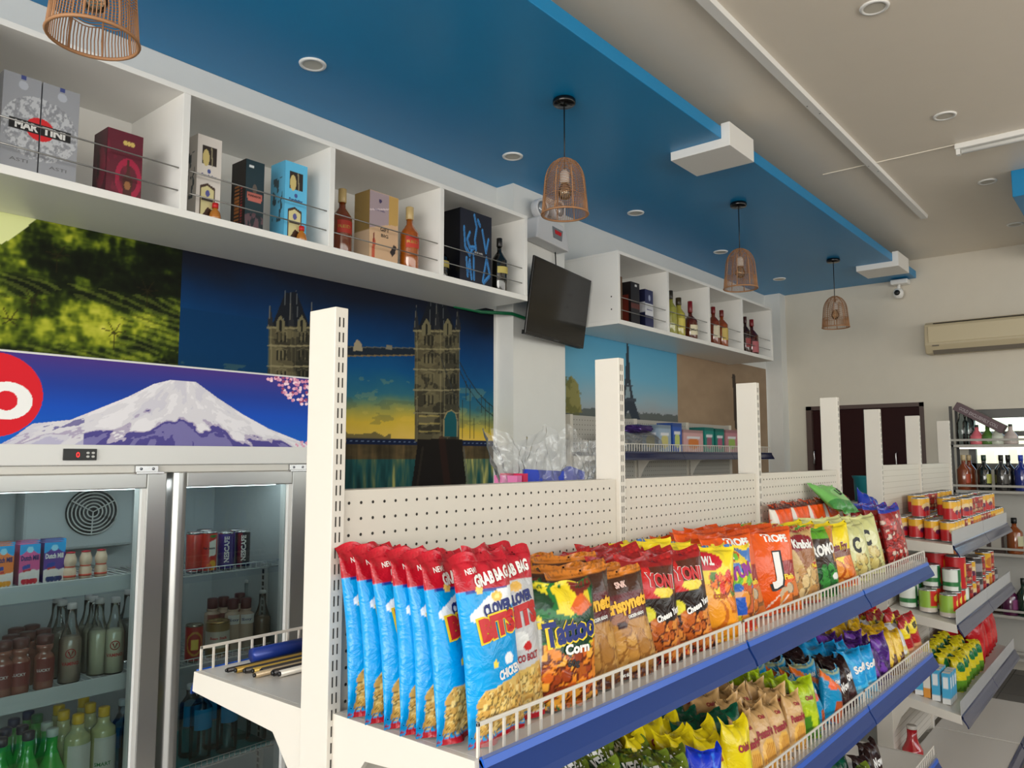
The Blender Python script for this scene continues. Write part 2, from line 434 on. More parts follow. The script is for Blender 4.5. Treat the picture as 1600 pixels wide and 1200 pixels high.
# ---- air conditioner, camera
ax = XF
t = thing('air_conditioner', 'cream split air conditioner high on the far wall', 'air conditioner', (ax, 1.1, H + .85))
acm = mat('ac_cream', (196, 182, 150), .4); y0, y1 = .62, 1.50
MB().prism([(ax, H + .86), (ax, H + 1.125), (ax - .12, H + 1.125), (ax - .17, H + 1.10), (ax - .185, H + .93), (ax - .15, H + .86)], 1, y0, y1).build('housing', acm, t, bevel=.008)
MB().box(ax - .1868, ax - .176, y0 + .03, y1 - .03, H + .945, H + 1.085).build('front_panel', mat('ac_panel', (204, 190, 156), .35), t, bevel=.004)
MB().prism([(ax - .14, H + .853), (ax - .165, H + .885), (ax - .169, H + .883), (ax - .145, H + .85)], 1, y0 + .06, y1 - .06).build('louver', mat('ac_grey', (120, 112, 100), .5), t)
MB().box(ax - .17, ax - .12, y0 + .07, y1 - .07, H + 1.106, H + 1.112).build('intake_slot', dark_hole, t)
MB().box(ax - .188, ax - .18, y1 - .11, y1 - .06, H + .915, H + .925).build('badge', mat('badge', (110, 100, 84), .4), t)
t = thing('security_camera', 'small white dome security camera under the far end of the blue ceiling', 'camera', (7.3, 1.70, ZS - .02))
c = (7.31, 1.70)
MB().box(7.26, 7.37, 1.62, 1.76, ZS - .055, ZS - .012).build('junction_box', white_p, t, bevel=.01)
MB().tube([(c[0], c[1], ZS - .05), (c[0] - .02, c[1], ZS - .1)], .014, 8).build('neck', white_p, t)
MB().lathe([(0, .045), (.03, .038), (.042, .015), (.042, -.012), (.03, -.04), (0, -.045)][::-1], 18, (c[0] - .03, c[1], ZS - .135)).build('head', white_p, t)
MB().lathe([(.024, -.046), (.012, -.05), (0, -.05)][::-1], 14, (c[0] - .03, c[1], ZS - .135), axis=0).build('lens', black_m, t)

# ================================================================ MURALS (painted straight on the wall)
paint_wall = painted('mural_paint', .7, spec=.15)
def wx(px, py): p = PY(px, py, YW); return (p.x, p.z)
def pts(*a): return [wx(*q) for q in a]
ztop = H + .83
# terraced green hill
cv = Canvas(-.6, wx(285, 390)[0], .9, ztop, 480, 340)
n1 = vnoise(cv.X.shape, 9, 13, 3, 6); n2 = vnoise(cv.X.shape, 5, 9, 5, 4); n3 = vnoise(cv.X.shape, 30, 60, 9, 3)
n4 = vnoise(cv.X.shape, 110, 60, 10, 2); n5 = vnoise(cv.X.shape, 16, 30, 12, 4)
cv.ramp([(0, (8, 12, 5)), (.30, (18, 26, 9)), (.42, (36, 48, 13)), (.52, (70, 86, 20)), (.62, (112, 126, 30)), (.74, (166, 172, 48)), (1, (214, 210, 90))], key=np.clip((n1 * .30 + n2 * .25 + n3 * .2 + n5 * .25 - .5) * 2.1 + .46 + (n4 - .5) * .34 + (cv.Y - 2.1) * .14, 0, 1))
tb = (cv.Y < H + .56 + .1 * n2) & (cv.Y > H + .34) & (n2 < .60)
rows = .5 + .5 * np.sin(cv.Y * 260 + cv.X * 62 + n2 * 16 + n5 * 4)
cv.blend(tb & (rows > .62), (128, 140, 56), .38); cv.blend(tb & (rows < .25), (24, 32, 12), .38)
sk = pts((0, 300), (0, 382), (20, 372), (45, 352), (60, 340), (66, 318), (20, 290))
sk = [(-.7, ztop + .1), (-.7, H + .55)] + sk[1:6] + [(sk[5][0] + .02, ztop + .1)]
cv.poly(sk, (226, 232, 168)); cv.blend((cv.Y > H + .70) & (cv.X > .52) & (cv.X < .62) & (n2 > .3), (214, 226, 222), .5)
for (a, b) in ((90, 400), (50, 470), (178, 520), (15, 500), (230, 455)):
    q = wx(a, b)
    for k in range(6): cv.line([(q[0], q[1]), (q[0] + .04 * math.cos(k * 1.05), q[1] + .03 * math.sin(k * 1.05) + .01)], .004, (40, 34, 14), .7)
    cv.line([(q[0], q[1]), (q[0], q[1] - .06)], .004, (40, 34, 14), .7)
def on_wall(dy): return lambda X, Y: (X, np.full(X.shape, YW - dy), Y)
tag(grid_mesh('hill_mural', cv, on_wall(.002), paint_wall), 'painted mural of green terraced hillside under a yellow sky', 'mural', 'murals on the left wall')
# bridge at dusk
x0, x1 = wx(285, 390)[0], wx(771, 485)[0]
cv = Canvas(x0, x1, 1.2, ztop, 400, 300)
n1 = vnoise(cv.X.shape, 6, 5, 13, 5); n2 = vnoise(cv.X.shape, 14, 26, 15, 4); n3 = vnoise(cv.X.shape, 60, 8, 16, 3)
zh = wx(600, 690)[1]
yell = np.clip(1.3 - abs(cv.X - wx(640, 600)[0]) * .9, .25, 1)
key = cv.Y + (n1 - .5) * .12
cv.ramp([(zh, (226, 190, 90)), (zh + .07, (210, 178, 62)), (zh + .13, (150, 150, 80)), (zh + .2, (46, 104, 122)), (zh + .33, (10, 78, 128)), (zh + .46, (4, 58, 108)), (zh + .58, (8, 40, 78)), (zh + .68, (18, 24, 40)), (zh + .8, (22, 20, 30))], key=key)
lw = cv.X < wx(500, 560)[0] + .05
cv.blend(lw & (cv.Y < zh + .5), (2, 50, 92), .85)
cv.blend((n2 > .6) & (cv.Y < zh + .2) & (cv.Y > zh + .08), (70, 84, 70), .28)
cv.blend((cv.Y > zh + .1) & (n2 < .36) & (cv.Y < zh + .3), (236, 200, 96), .18)
# water and the bank
cv.ramp([(0, (14, 40, 44)), (.45, (34, 84, 84)), (.62, (84, 104, 78)), (.8, (186, 180, 104)), (1, (214, 200, 112))], key=np.clip(n3 * .9 + (cv.X - 2.2) * .25 - (zh - .07 - cv.Y) * .8, 0, 1), mask=cv.Y < zh - .085)
cv.ramp([(0, (26, 24, 18)), (.5, (78, 66, 44)), (1, (150, 120, 76))], key=n3 * .6 + n2 * .4, mask=(cv.Y < zh - .01) & (cv.Y > zh - .085))
cv.blend((abs(cv.Y - (zh + .0)) < .014) & (cv.X > wx(540, 690)[0]), (18, 30, 60))
cv.blend((abs(cv.Y - (zh + .0)) < .004) & (np.sin(cv.X * 190) > .2), (120, 140, 170), .8)
n4 = vnoise(cv.X.shape, 30, 30, 21, 3)
cv.blend((cv.Y < zh + .045 * n4 + .012) & (cv.Y > zh + .012) & (cv.X < wx(610, 690)[0]), (96, 88, 62), .8)
# high walkways
cv.poly(pts((480, 538), (650, 545), (650, 556), (480, 556)), (28, 38, 50)); cv.line(pts((480, 557), (650, 555)), .006, (120, 104, 70))
cv.line(pts((480, 541), (650, 544)), .005, (90, 94, 90)); cv.poly(pts((551, 548), (553, 536), (558, 530), (565, 538), (566, 549)), (150, 140, 116)); cv.poly(pts((602, 546), (604, 538), (612, 540), (612, 547)), (120, 116, 100))
def tower(L, R, top, base, mid, roof):
    """L, R: pixel columns of the two faces; all rows are pixel rows on the wall"""
    st = (92, 86, 64); dk = (36, 35, 30); lt = (140, 132, 100)
    q = pts((L, top), (R, top), (R, base), (L, base))
    cv.poly(q, (64, 62, 50)); m_ = L + (R - L) * mid
    cv.poly(pts((L, top), (m_, top), (m_, base), (L, base)), (86, 80, 60))
    ins = (cv.X > q[0][0]) & (cv.X < q[1][0]) & (cv.Y < q[0][1]) & (cv.Y > q[2][1])
    cv.blend(ins & (n2 > .56), (122, 114, 84), .45); cv.blend(ins & (n4 < .45), dk, .6)
    for x in (L, L + 3, m_ - 3, m_ + 3, R - 3, R): cv.line(pts((x, top - 4), (x, base)), .0055, lt if int(x) % 2 else st, .6)
    fl = [top + 2, top + 30, top + 62, top + 94, top + 130]
    for y in fl:
        if y < base: cv.line(pts((L - 2, y), (m_, y + 1), (R + 1, y)), .0075, lt, .85)
    for j, y in enumerate(fl[:-1]):
        if y + 24 > base: break
        for cx in (L + (m_ - L) * .5, m_ + (R - m_) * .5):
            for dx in (-6, 0, 6):
                cv.line(pts((cx + dx, y + 9), (cx + dx, y + 22)), .008, (30, 30, 26), .9)
                cv.line(pts((cx + dx + 2.4, y + 8), (cx + dx + 2.4, y + 22)), .003, lt, .45)
            cv.line(pts((cx - 9, y + 7), (cx, y + 4), (cx + 9, y + 7)), .004, lt, .4)
    W_ = R - L                                # roofs and pinnacles
    cv.poly(pts((L + 4, top), (L + W_ * .36, roof + 8), (L + W_ * .62, roof + 6), (R - 6, top)), (24, 28, 36))
    for a in (.36, .48, .62): cv.line(pts((L + W_ * a, roof + 4), (L + W_ * (a * 1.25 - .12), top)), .004, (104, 110, 112), .8)
    for a in (.03, .5, .97): pk_ = top - (34 if a != .5 else 44); cv.poly(pts((L + W_ * a - 5, top), (L + W_ * a, pk_), (L + W_ * a + 5, top)), (40, 42, 46)); cv.line(pts((L + W_ * a, pk_ - 4), (L + W_ * a - 3, top)), .003, (120, 120, 112), .8)
    for a in (.26, .74):
        cx = L + W_ * a; cv.poly(pts((cx - 7, top + 8), (cx - 7, top - 6), (cx, top - 18), (cx + 7, top - 6), (cx + 7, top + 8)), (112, 106, 80)); cv.line(pts((cx, top - 8), (cx, top + 6)), .012, (30, 30, 28))
tower(420, 489, 510, 640, .55, 450); tower(648, 717, 515, 690, .62, 455)
cv.poly(pts((693, 682), (693, 655), (698, 644), (705, 641), (711, 645), (714, 656), (714, 682)), (24, 84, 92)); cv.line(pts((693, 682), (693, 655), (698, 644), (705, 641), (711, 645), (714, 656), (714, 682)), .006, (150, 140, 100))
for y in (650, 662, 674): cv.line(pts((655, y), (686, y)), .008, (190, 170, 96), .6)
pr = pts((652, 686), (722, 686), (722, 700), (728, 752), (724, 775), (640, 775), (645, 745), (651, 700))
cv.poly(pr, (26, 22, 20)); cv.line(pts((690, 688), (700, 770)), .05, (52, 28, 22), .6); cv.line(pts((660, 700), (650, 770)), .015, (48, 44, 36), .7); cv.line(pts((724, 700), (731, 760)), .012, (90, 96, 96), .6)
for dy in (0, 14):
    cab = [(718, 566 + dy), (730, 590 + dy), (745, 612 + dy), (760, 628 + dy), (773, 638 + dy)]
    cv.line(pts(*cab), .006, (34, 44, 44))
for k in range(9): x = 722 + k * 6; cv.line(pts((x, 590 + 9 * k * .62), (x, 685)), .0025, (44, 52, 40))
cv.line(pts((688, 558), (718, 640)), .005, (50, 54, 56))
tag(grid_mesh('bridge_mural', cv, on_wall(.002), paint_wall), 'painted mural of a twin-towered stone bridge at dusk', 'mural', 'murals on the left wall')
# tower and tree, pale blue sky
x0, x1 = 3.95, wx(1057, 556)[0]
cv = Canvas(x0, x1, 1.2, ztop, 150, 170)
n1 = vnoise(cv.X.shape, 4, 6, 33, 4); zb = wx(980, 655)[1]
cv.ramp([(zb, (168, 160, 160)), (zb + .12, (150, 176, 188)), (zb + .3, (112, 176, 206)), (zb + .8, (70, 150, 194))], key=cv.Y + (n1 - .5) * .1)
n2 = vnoise(cv.X.shape, 30, 24, 35, 3)
cv.blend(cv.Y < zb + .03 + .05 * n2, (92, 98, 96), .9)
cv.poly(pts((884, 645), (884, 600), (892, 586), (903, 600), (909, 645)), (142, 134, 74), .9); cv.blend((n2 > .55) & (cv.X < wx(908, 600)[0]) & (cv.Y < wx(892, 590)[1]), (104, 104, 62), .7)
cv.poly(pts((979, 532), (981, 532), (985, 600), (990, 625), (1002, 662), (990, 662), (981, 640), (972, 662), (957, 662), (971, 625), (976, 600)), (58, 66, 76))
cv.poly(pts((979, 600), (982, 600), (985, 622), (976, 622)), (140, 160, 168)); cv.line(pts((968, 625), (993, 625)), .02, (70, 78, 88)); cv.line(pts((973, 603), (988, 603)), .012, (70, 78, 88))
tag(grid_mesh('tower_mural', cv, on_wall(.002), paint_wall), 'painted mural of an iron lattice tower under pale blue sky', 'mural', 'murals on the left wall')
x0, x1 = x1, wx(1196, 573)[0]
cv = Canvas(x0, x1, 1.2, ztop, 140, 140)
n1 = vnoise(cv.X.shape, 6, 8, 43, 4)
cv.ramp([(0, (140, 118, 96)), (1, (172, 148, 122))], key=n1)
cv.line(pts((1146, 590), (1148, 612), (1150, 665)), .07, (70, 60, 54)); cv.line(pts((1152, 612), (1154, 665)), .03, (90, 76, 66))
tag(grid_mesh('tan_mural', cv, on_wall(.002), paint_wall), 'plain tan painted mural with a slim dark tower', 'mural', 'murals on the left wall')
# ================================================================ WALL CABINETS
YC = 2.475; ZB = H + .797; ZT = H + 1.247; DK = ZB + .027
rod_m = mat('thin_steel_rod', (150, 148, 144), .3, .9)
def wall_cabinet(x0, divs, label):
    x1 = divs[-1]
    t = thing('open_cabinet', label, 'cabinet', ((x0 + x1) / 2, YC + .2, ZB), 0, 'white open wall cabinets')
    MB().box(x0, x1, YC, YW - .004, ZB, DK).build('bottom_board', white_p, t, bevel=.0015)
    MB().box(x0, x1, YC, YW - .004, ZT - .02, ZT).build('top_board', white_p, t, bevel=.0015)
    MB().box(x0, x1, YW - .016, YW - .004, DK, ZT - .02).build('back_panel', white_p, t)
    ed = [x0] + [d - .025 for d in divs]
    for e in ed: MB().box(e, e + .025, YC + .001, YW - .016, DK, ZT - .02).build('divider', white_p, t, bevel=.001)
    for a, b in zip(ed[:-1], ed[1:]):
        for z in (.967, .889):
            MB().tube([(a + .025, YC + .015, H + z), (b - .002, YC + .015, H + z)], .0026, 6).build('guard_rod', rod_m, t)
    return t
wall_cabinet(-1.22, [-.58, .03, .64, 1.26, 1.865, 2.48, 3.09], 'long white open cabinet above the fridge and bridge mural')
t = wall_cabinet(3.965, [4.60, 5.21, 5.79, 6.385], 'white open cabinet beyond the television, above the tan mural')
g = MB()
for z in (.967, .889): g.disc((3.9644, YC + .05, H + z), .005, 0, 8)
g.build('screw_hole', dark_hole, t)

gold = mat('gold_foil', (176, 140, 70), .3, .7); redp = mat('print_red', (196, 30, 34), .45); whitep = mat('print_white', (236, 234, 230), .5)
blackp = mat('print_black', (16, 16, 18), .5); navyp = mat('print_navy', (26, 40, 112), .5); greyp = mat('print_grey', (96, 96, 98), .5)
yelp = mat('print_yellow', (240, 206, 40), .5); orangep = mat('print_orange', (226, 120, 40), .5); creamp = mat('print_cream', (226, 214, 172), .5)
greenp = mat('print_green', (40, 130, 60), .5); skyp = mat('print_sky', (40, 160, 220), .5); pinkp = mat('print_pink', (214, 130, 140), .5); purplep = mat('print_purple', (74, 44, 120), .5)
label_print = painted('label_print', .4)
def face(parent, x0, z0, y):                # lettering origin on a face that looks down -y
    return lambda a, b: (x0 + a, y - .0012, z0 + b)
def sideface(x, y0, z0):                    # face that looks down -x
    return lambda a, b: (x - .0012, y0 - a, z0 + b)
def carton(name, label, x0, x1, y0, dp, h, m, cv=None, z=DK, cat='box', group=None, side=None):
    t = thing(name, label, cat, ((x0 + x1) / 2, y0 + dp / 2, z), 0, group)
    MB().box(x0, x1, y0, y0 + dp, z, z + h).build('box_body', m, t, bevel=.0015)
    if cv is not None:
        o = grid_mesh('front_print', cv, lambda X, Y: (x0 + X * (x1 - x0), np.full(X.shape, y0 - .0006), z + Y * h), label_print, t)
    if side is not None:
        grid_mesh('side_print', side, lambda X, Y: (np.full(X.shape, x0 - .0006), y0 + dp - X * dp, z + Y * h), label_print, t)
    return t
def C01(nx=40, ny=70, bg=(255, 255, 255)): return Canvas(0, 1, 0, 1, nx, ny, bg)
cabg = 'spirits in the nearer wall cabinet'
# two silver cartons with one logo across both
silver = mat('silver_card', (150, 152, 158), .35, .25)
for i, (a, b) in enumerate(((.722, .822), (.826, .93))):
    cv = C01(60, 130, (150, 152, 158)); sgn = 1 - i
    n = vnoise(cv.X.shape, 14, 30, 50 + i, 3)
    d = np.hypot((cv.X - sgn) * .1, (cv.Y - .5) * .31)
    cv.blend((d < .1) & (n > .5), (196, 198, 202), .8); cv.blend((d < .1) & (n < .36), (120, 122, 128), .5)
    cv.blend(d < .036, (206, 26, 34)); cv.blend((abs(cv.Y - (.5 if i else .5)) < .055) & (abs(cv.X - sgn) < .80), (18, 16, 18))
    cv.ell(.52, .90, .13, .045, (176, 180, 190)); cv.blend((abs(cv.X - .52) < .07) & (cv.Y > .955), (60, 70, 130))
    t = carton('gift_carton', ['left silver gift carton of a pair with red round logo, farthest left', 'right silver gift carton of a pair with red round logo'][i], a, b, 2.53, .095, .30, silver, cv, group=cabg)
    text(['MAR', 'TINI'][i], t, face(t, [.788, .862][i], DK + .1505, 2.53), .030, whitep, width=[.062, .064][i], bold=.05)
    text('ASTI', t, face(t, (a + b) / 2 + .0, DK + .043, 2.53), .014, greyp, width=.048, bold=.0)
# burgundy carton
cv = C01(46, 60, (92, 12, 36)); n = vnoise(cv.X.shape, 4, 5, 61, 3)
cv.blend((np.hypot((cv.X - .62) * .8, cv.Y - .32) < .30) & (np.hypot((cv.X - .62) * .8, cv.Y - .32) > .2), (160, 20, 60)); cv.blend(n > .62, (120, 18, 48), .6)
cv.poly([(.5, 0), (.46, .3), (.56, .42), (.57, .6), (.64, .6), (.65, .42), (.74, .3), (.72, 0)], (70, 26, 22)); cv.ell(.6, .22, .09, .06, (150, 100, 60))
for k in (-.1, 0, .1): cv.ell(.6 + k, .84, .06, .035, (202, 176, 96))
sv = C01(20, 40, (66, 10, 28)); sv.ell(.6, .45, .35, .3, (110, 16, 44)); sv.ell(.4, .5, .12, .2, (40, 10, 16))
carton('gift_carton', 'burgundy gift carton with gold medals beside the silver pair', 1.018, 1.13, 2.53, .10, .225, mat('burgundy_card', (92, 12, 36), .35), cv, side=sv, group=cabg)
# window cartons
def window_carton(x0, x1, h, base, label):
    cv = C01(44, 100, base)
    cv.poly([(.2, .66), (.2, .88), (.80, .88), (.80, .66)], (40, 26, 18)); cv.ell(.36, .74, .14, .1, (206, 186, 120)); cv.line([(.62, .68), (.58, .86)], .05, (150, 140, 110))
    cv.ell(.5, .585, .08, .025, (70, 84, 150)); cv.poly([(.16, .06), (.16, .40), (.45, .44), (.78, .40), (.78, .06)], (60, 34, 20))
    cv.poly([(.20, .02), (.2, .37), (.45, .41), (.74, .37), (.74, .12), (.5, .16)], (214, 204, 150)); cv.ell(.47, .32, .09, .04, (80, 84, 150)); cv.line([(.24, .24), (.7, .24)], .035, (50, 40, 30))
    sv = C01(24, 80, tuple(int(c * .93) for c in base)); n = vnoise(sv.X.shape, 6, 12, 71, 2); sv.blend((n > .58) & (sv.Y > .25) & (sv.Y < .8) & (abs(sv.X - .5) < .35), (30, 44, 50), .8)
    t = carton('window_carton', label, x0, x1, 2.53, .095, h, mat('card_' + label[:4], base, .4), cv, side=sv, group=cabg)
    xm = (x0 + x1) / 2
    text('Fundador', t, face(t, xm, DK + h * .53, 2.53), .014, navyp, width=(x1 - x0) * .62, bold=.03)
    MB().lathe([(0, 0), (.018, .0), (.021, .012), (.017, .03), (.009, .04), (.009, .045)], 14, (xm + .02, 2.515, DK + .0)).build('sample_bottle', mat('amber_glass', (176, 110, 36), .12, coat=.5), t)
    MB().lathe([(.0105, 0), (.0105, .018), (0, .018)], 14, (xm + .02, 2.515, DK + .045)).build('sample_cap', redp, t)
window_carton(1.318, 1.408, .302, (222, 214, 206), 'white window carton with brandy bottle, left of the dark carton')
window_carton(1.672, 1.772, .312, (96, 190, 232), 'sky blue window carton right of the dark green carton')
cv = C01(40, 90, (14, 46, 56)); cv.ell(.5, .60, .12, .07, (150, 110, 90), .6)
cv.blend((abs(cv.Y - .50) < .05) & (abs(cv.X - .5) < .42), (190, 104, 92)); cv.blend((abs(cv.Y - .445) < .02) & (abs(cv.X - .5) < .36), (190, 104, 92)); n = vnoise(cv.X.shape, 5, 9, 81, 3)
cv.blend((cv.Y < .26 - .2 * (cv.X - .5) ** 2) & (n > .45), (92, 66, 74)); cv.blend((cv.Y < .24) & (n < .42), (10, 30, 38)); cv.blend((abs(cv.Y - .91) < .02) & (abs(cv.X - .3) < .13), (220, 224, 224))
sv = C01(24, 80, (22, 16, 14)); sv.blend((abs(sv.X - .42) < .16) & (abs(sv.Y - .38) < .30) & (np.sin(sv.Y * 120) > -.4), (164, 100, 40)); sv.blend((abs(sv.X - .74) < .07) & (abs(sv.Y - .36) < .27) & (np.sin(sv.Y * 160) > 0), (150, 44, 40))
t = carton('gift_carton', 'dark green gift carton with red label strip between two window cartons', 1.506, 1.582, 2.53, .095, .268, mat('dark_card', (16, 30, 36), .35), cv, side=sv, group=cabg)
text('FUNDADOR', t, face(t, 1.544, DK + .134, 2.53), .011, blackp, width=.052, bold=.03)

# ---- bottles
def bottle(name, label, x, y, z, h, r, glass_c, cap_c, lab=None, neck=.28, shoulder=.62, group=None, cat='bottle', sq=False, txt=None, tm_=None, lab_rng=(.16, .5), clearb=False, liquid=None, cap_h=.16, rz=0.0, cap_r=.36):
    t = thing(name, label, cat, (x, y, z), 0, group)
    n = 18; hs = h * shoulder; hc = h * (1 - cap_h)
    prof = [(0, 0), (r * .93, 0), (r, r * .14), (r, hs * .96), (r * .94, hs), (r * .6, hs + (hc - hs) * .35), (r * neck, hs + (hc - hs) * .62), (r * neck, hc)]
    key = '_'.join(map(str, glass_c))
    gm = clear('clear_glass_' + key, glass_c, .05) if clearb else mat('glass_' + key, glass_c, .1, coat=.6, spec=.7)
    MB().lathe(prof, n, m=0).build('bottle_body', gm, t, local=True)
    if clearb and liquid is not None:
        lm = mat('liquid_' + '_'.join(map(str, liquid)), liquid, .25)
        MB().lathe([(0, .004), (r * .9, .004), (r * .95, r * .14), (r * .95, hs * .95), (r * .8, hs * 1.03), (0, hs * 1.03)], n).build('drink', lm, t, local=True)
    cm = mat('cap_' + '_'.join(map(str, cap_c)), cap_c, .35)
    MB().lathe([(r * cap_r * .9, 0), (r * cap_r, .002), (r * cap_r, h - hc - .002), (r * cap_r * .8, h - hc), (0, h - hc)], 14, (0, 0, hc)).build('bottle_cap', cm, t, local=True)
    if lab is not None:
        a0, a1 = lab_rng[0] * h, lab_rng[1] * h; L = MB(); R_ = r + .0008; k0 = -PI / 2 - 1.1 + rz; v = []; f = []
        for j in range(13):
            a = k0 + 2.2 * j / 12; v += [(R_ * math.cos(a), R_ * math.sin(a), a0), (R_ * math.cos(a), R_ * math.sin(a), a1)]
        for j in range(12): f.append((2 * j, 2 * j + 2, 2 * j + 3, 2 * j + 1))
        L.add(v, f, 0, True).build('paper_label', mat('lab_' + '_'.join(map(str, lab)), lab, .5), t, local=True)
        if txt:
            zc = (a0 + a1) / 2; Q = R_ + .0008; ac = -PI / 2 - .35 + rz
            text(txt, t, lambda a, b: (Q * math.cos(ac + a / Q), Q * math.sin(ac + a / Q), zc + b), r * .42, tm_ or blackp, width=r * 1.35, local=True)
    return t
AMB = (116, 48, 10)
g1 = 'spirits in the nearer wall cabinet'
bottle('whisky_bottle', 'amber whisky bottle with red label left of the gold carton', 1.998, 2.60, DK, .30, .042, AMB, (190, 164, 110), (176, 44, 26), .34, .60, g1, txt='RED', tm_=gold, lab_rng=(.34, .52), cap_r=.42, cap_h=.2)
bottle('whisky_bottle', 'amber whisky bottle with red label right of the gold carton', 2.335, 2.55, DK, .295, .043, (158, 80, 14), (196, 170, 116), (186, 48, 28), .34, .60, g1, txt='RED', tm_=gold, lab_rng=(.34, .52), cap_r=.42, cap_h=.2)
cv = C01(50, 90, (212, 176, 140)); cv.poly([(0, .47), (0, 1), (.66, 1), (.66, .58)], (168, 150, 156)); cv.poly([(.66, .58), (.66, 1), (1, 1), (1, .60)], (196, 158, 88)); cv.line([(0, .72), (.66, .80)], .02, (214, 196, 200)); cv.ell(.36, .88, .05, .03, (60, 50, 90))
cv.line([(.14, .1), (.16, .3)], .1, (200, 90, 60)); cv.line([(.15, .3), (.16, .4)], .04, (120, 40, 30)); cv.poly([(.72, .2), (.85, .32), (.95, .3), (.9, .2), (.8, .14)], (40, 32, 34))
sv = C01(20, 60, (146, 120, 66)); sv.blend(sv.Y < .45, (206, 180, 150))
t = carton('gift_carton', 'pale gold gift carton standing between two amber whisky bottles', 2.100, 2.262, 2.545, .10, .315, mat('gold_card', (150, 124, 70), .35), cv, side=sv, group=g1)
text('GIFT', t, face(t, 2.185, DK + .155, 2.545), .022, blackp, width=.05); text('BIG', t, face(t, 2.185, DK + .128, 2.545), .02, blackp, width=.04)
text('GOLD LABEL', t, face(t, 2.155, DK + .235, 2.545), .010, navyp, width=.06, bold=0)
cv = C01(90, 120, (14, 18, 38)); bl = (60, 140, 208)
for L in ([(.12, .75), (.16, .5), (.30, .40), (.40, .5)], [(.2, .35), (.24, .12), (.30, .33), (.36, .1)], [(.44, .95), (.52, .80), (.46, .62), (.5, .5)], [(.70, .78), (.82, .5), (.9, .68)], [(.72, .1), (.84, .42), (.95, .2), (.75, .08)], [(.3, .70), (.22, .6), (.3, .5), (.44, .52)], [(.44, .1), (.42, .42)], [(.56, .9), (.62, .84)]):
    cv.line(L, .055, bl)
    cv.line([(a + .012, b - .01) for a, b in L], .012, (20, 60, 120))
t = carton('gift_carton', 'large black gift carton with bright blue ribbon lettering', 2.642, 2.869, 2.53, .14, .37, mat('black_card', (12, 14, 24), .3), cv, group=g1)
text('BLUE LABEL', t, face(t, 2.775, DK + .17, 2.53), .012, whitep, width=.06, bold=0)
bottle('whisky_bottle', 'dark whisky bottle with slanted gold label right of the black carton', 2.948, 2.545, DK, .285, .042, (16, 16, 14), (16, 14, 14), (186, 170, 90), .30, .60, g1, lab_rng=(.34, .46), cap_r=.36)
bottle('whisky_bottle', 'dark whisky bottle half hidden left of the black carton', 2.58, 2.60, DK, .20, .042, (18, 18, 16), (16, 14, 14), (186, 170, 90), .30, .60, g1, lab_rng=(.34, .5), cap_r=.36)
g2 = 'spirits in the farther wall cabinet'
MB_ = mat('brown_card', (104, 78, 56), .5)
carton('gift_carton', 'brown carton hard against the left side of the farther cabinet', 4.00, 4.10, 2.53, .09, .29, MB_, group=g2)
cv = C01(30, 60, (20, 20, 30)); cv.blend(abs(cv.Y - .45) < .06, (120, 50, 40), .7); cv.blend((abs(cv.Y - .93) < .02) & (abs(cv.X - .6) < .12), (210, 210, 210)); sv = C01(20, 40, (24, 16, 18)); sv.blend((abs(sv.Y - .4) < .3) & (abs(sv.X - .5) < .3), (150, 50, 30), .7)
carton('gift_carton', 'tall black carton with orange side print in the farther cabinet', 4.20, 4.305, 2.53, .095, .28, mat('black_card', (12, 14, 24), .3), cv, side=sv, group=g2)
cv = C01(30, 60, (26, 36, 84)); cv.blend(abs(cv.Y - .5) < .16, (206, 208, 214)); cv.ell(.55, .8, .12, .08, (150, 160, 190)); sv = C01(20, 40, (18, 22, 56)); sv.blend(abs(sv.Y - .55) < .12, (190, 190, 196))
t = carton('gift_carton', 'navy carton with broad white label band in the farther cabinet', 4.375, 4.478, 2.53, .095, .26, mat('navy_card', (24, 30, 74), .3), cv, side=sv, group=g2)
text("Ballantine's", t, face(t, 4.43, DK + .13, 2.53), .014, navyp, width=.07)
YG = (150, 150, 60)
bottle('spirit_bottle', 'tall yellow-green bottle with dark cap at left in the farther cabinet', PY(1048, 520, 2.535).x, 2.535, DK, .305, .044, YG, (40, 34, 22), None, .42, .62, g2, cap_r=.46, cap_h=.2)
bottle('spirit_bottle', 'shorter yellow-green bottle behind the red-capped whisky bottle', PY(1061, 520, 2.535).x, 2.535, DK, .275, .044, (168, 160, 60), (60, 50, 26), (200, 186, 80), .42, .6, g2, lab_rng=(.2, .45), cap_r=.46, cap_h=.2)
bottle('whisky_bottle', 'dark red-capped whisky bottle with cream label in the farther cabinet', PY(1079, 520, 2.53).x, 2.53, DK, .275, .05, (84, 30, 14), (120, 20, 30), (216, 206, 176), .28, .5, g2, lab_rng=(.1, .36), cap_r=.34, cap_h=.3, txt='Mark')
bottle('whisky_bottle', 'amber bottle with white square label left of its twin', PY(1115, 520, 2.53).x, 2.53, DK, .29, .046, (116, 44, 14), (120, 20, 26), (206, 196, 170), .3, .62, g2, lab_rng=(.18, .5), cap_r=.36, cap_h=.18)
bottle('whisky_bottle', 'amber bottle with yellow label and red cap, third bay', PY(1128, 520, 2.53).x, 2.53, DK, .285, .046, (140, 64, 20), (110, 30, 24), (196, 170, 90), .3, .62, g2, lab_rng=(.18, .5), cap_r=.36, cap_h=.18)
bottle('whisky_bottle', 'slim dark bottle at left in the last cabinet bay', PY(1164.5, 520, 2.54).x, 2.54, DK, .30, .04, (50, 24, 16), (60, 16, 18), (150, 60, 60), .28, .6, g2, lab_rng=(.16, .4), cap_r=.34, cap_h=.18)
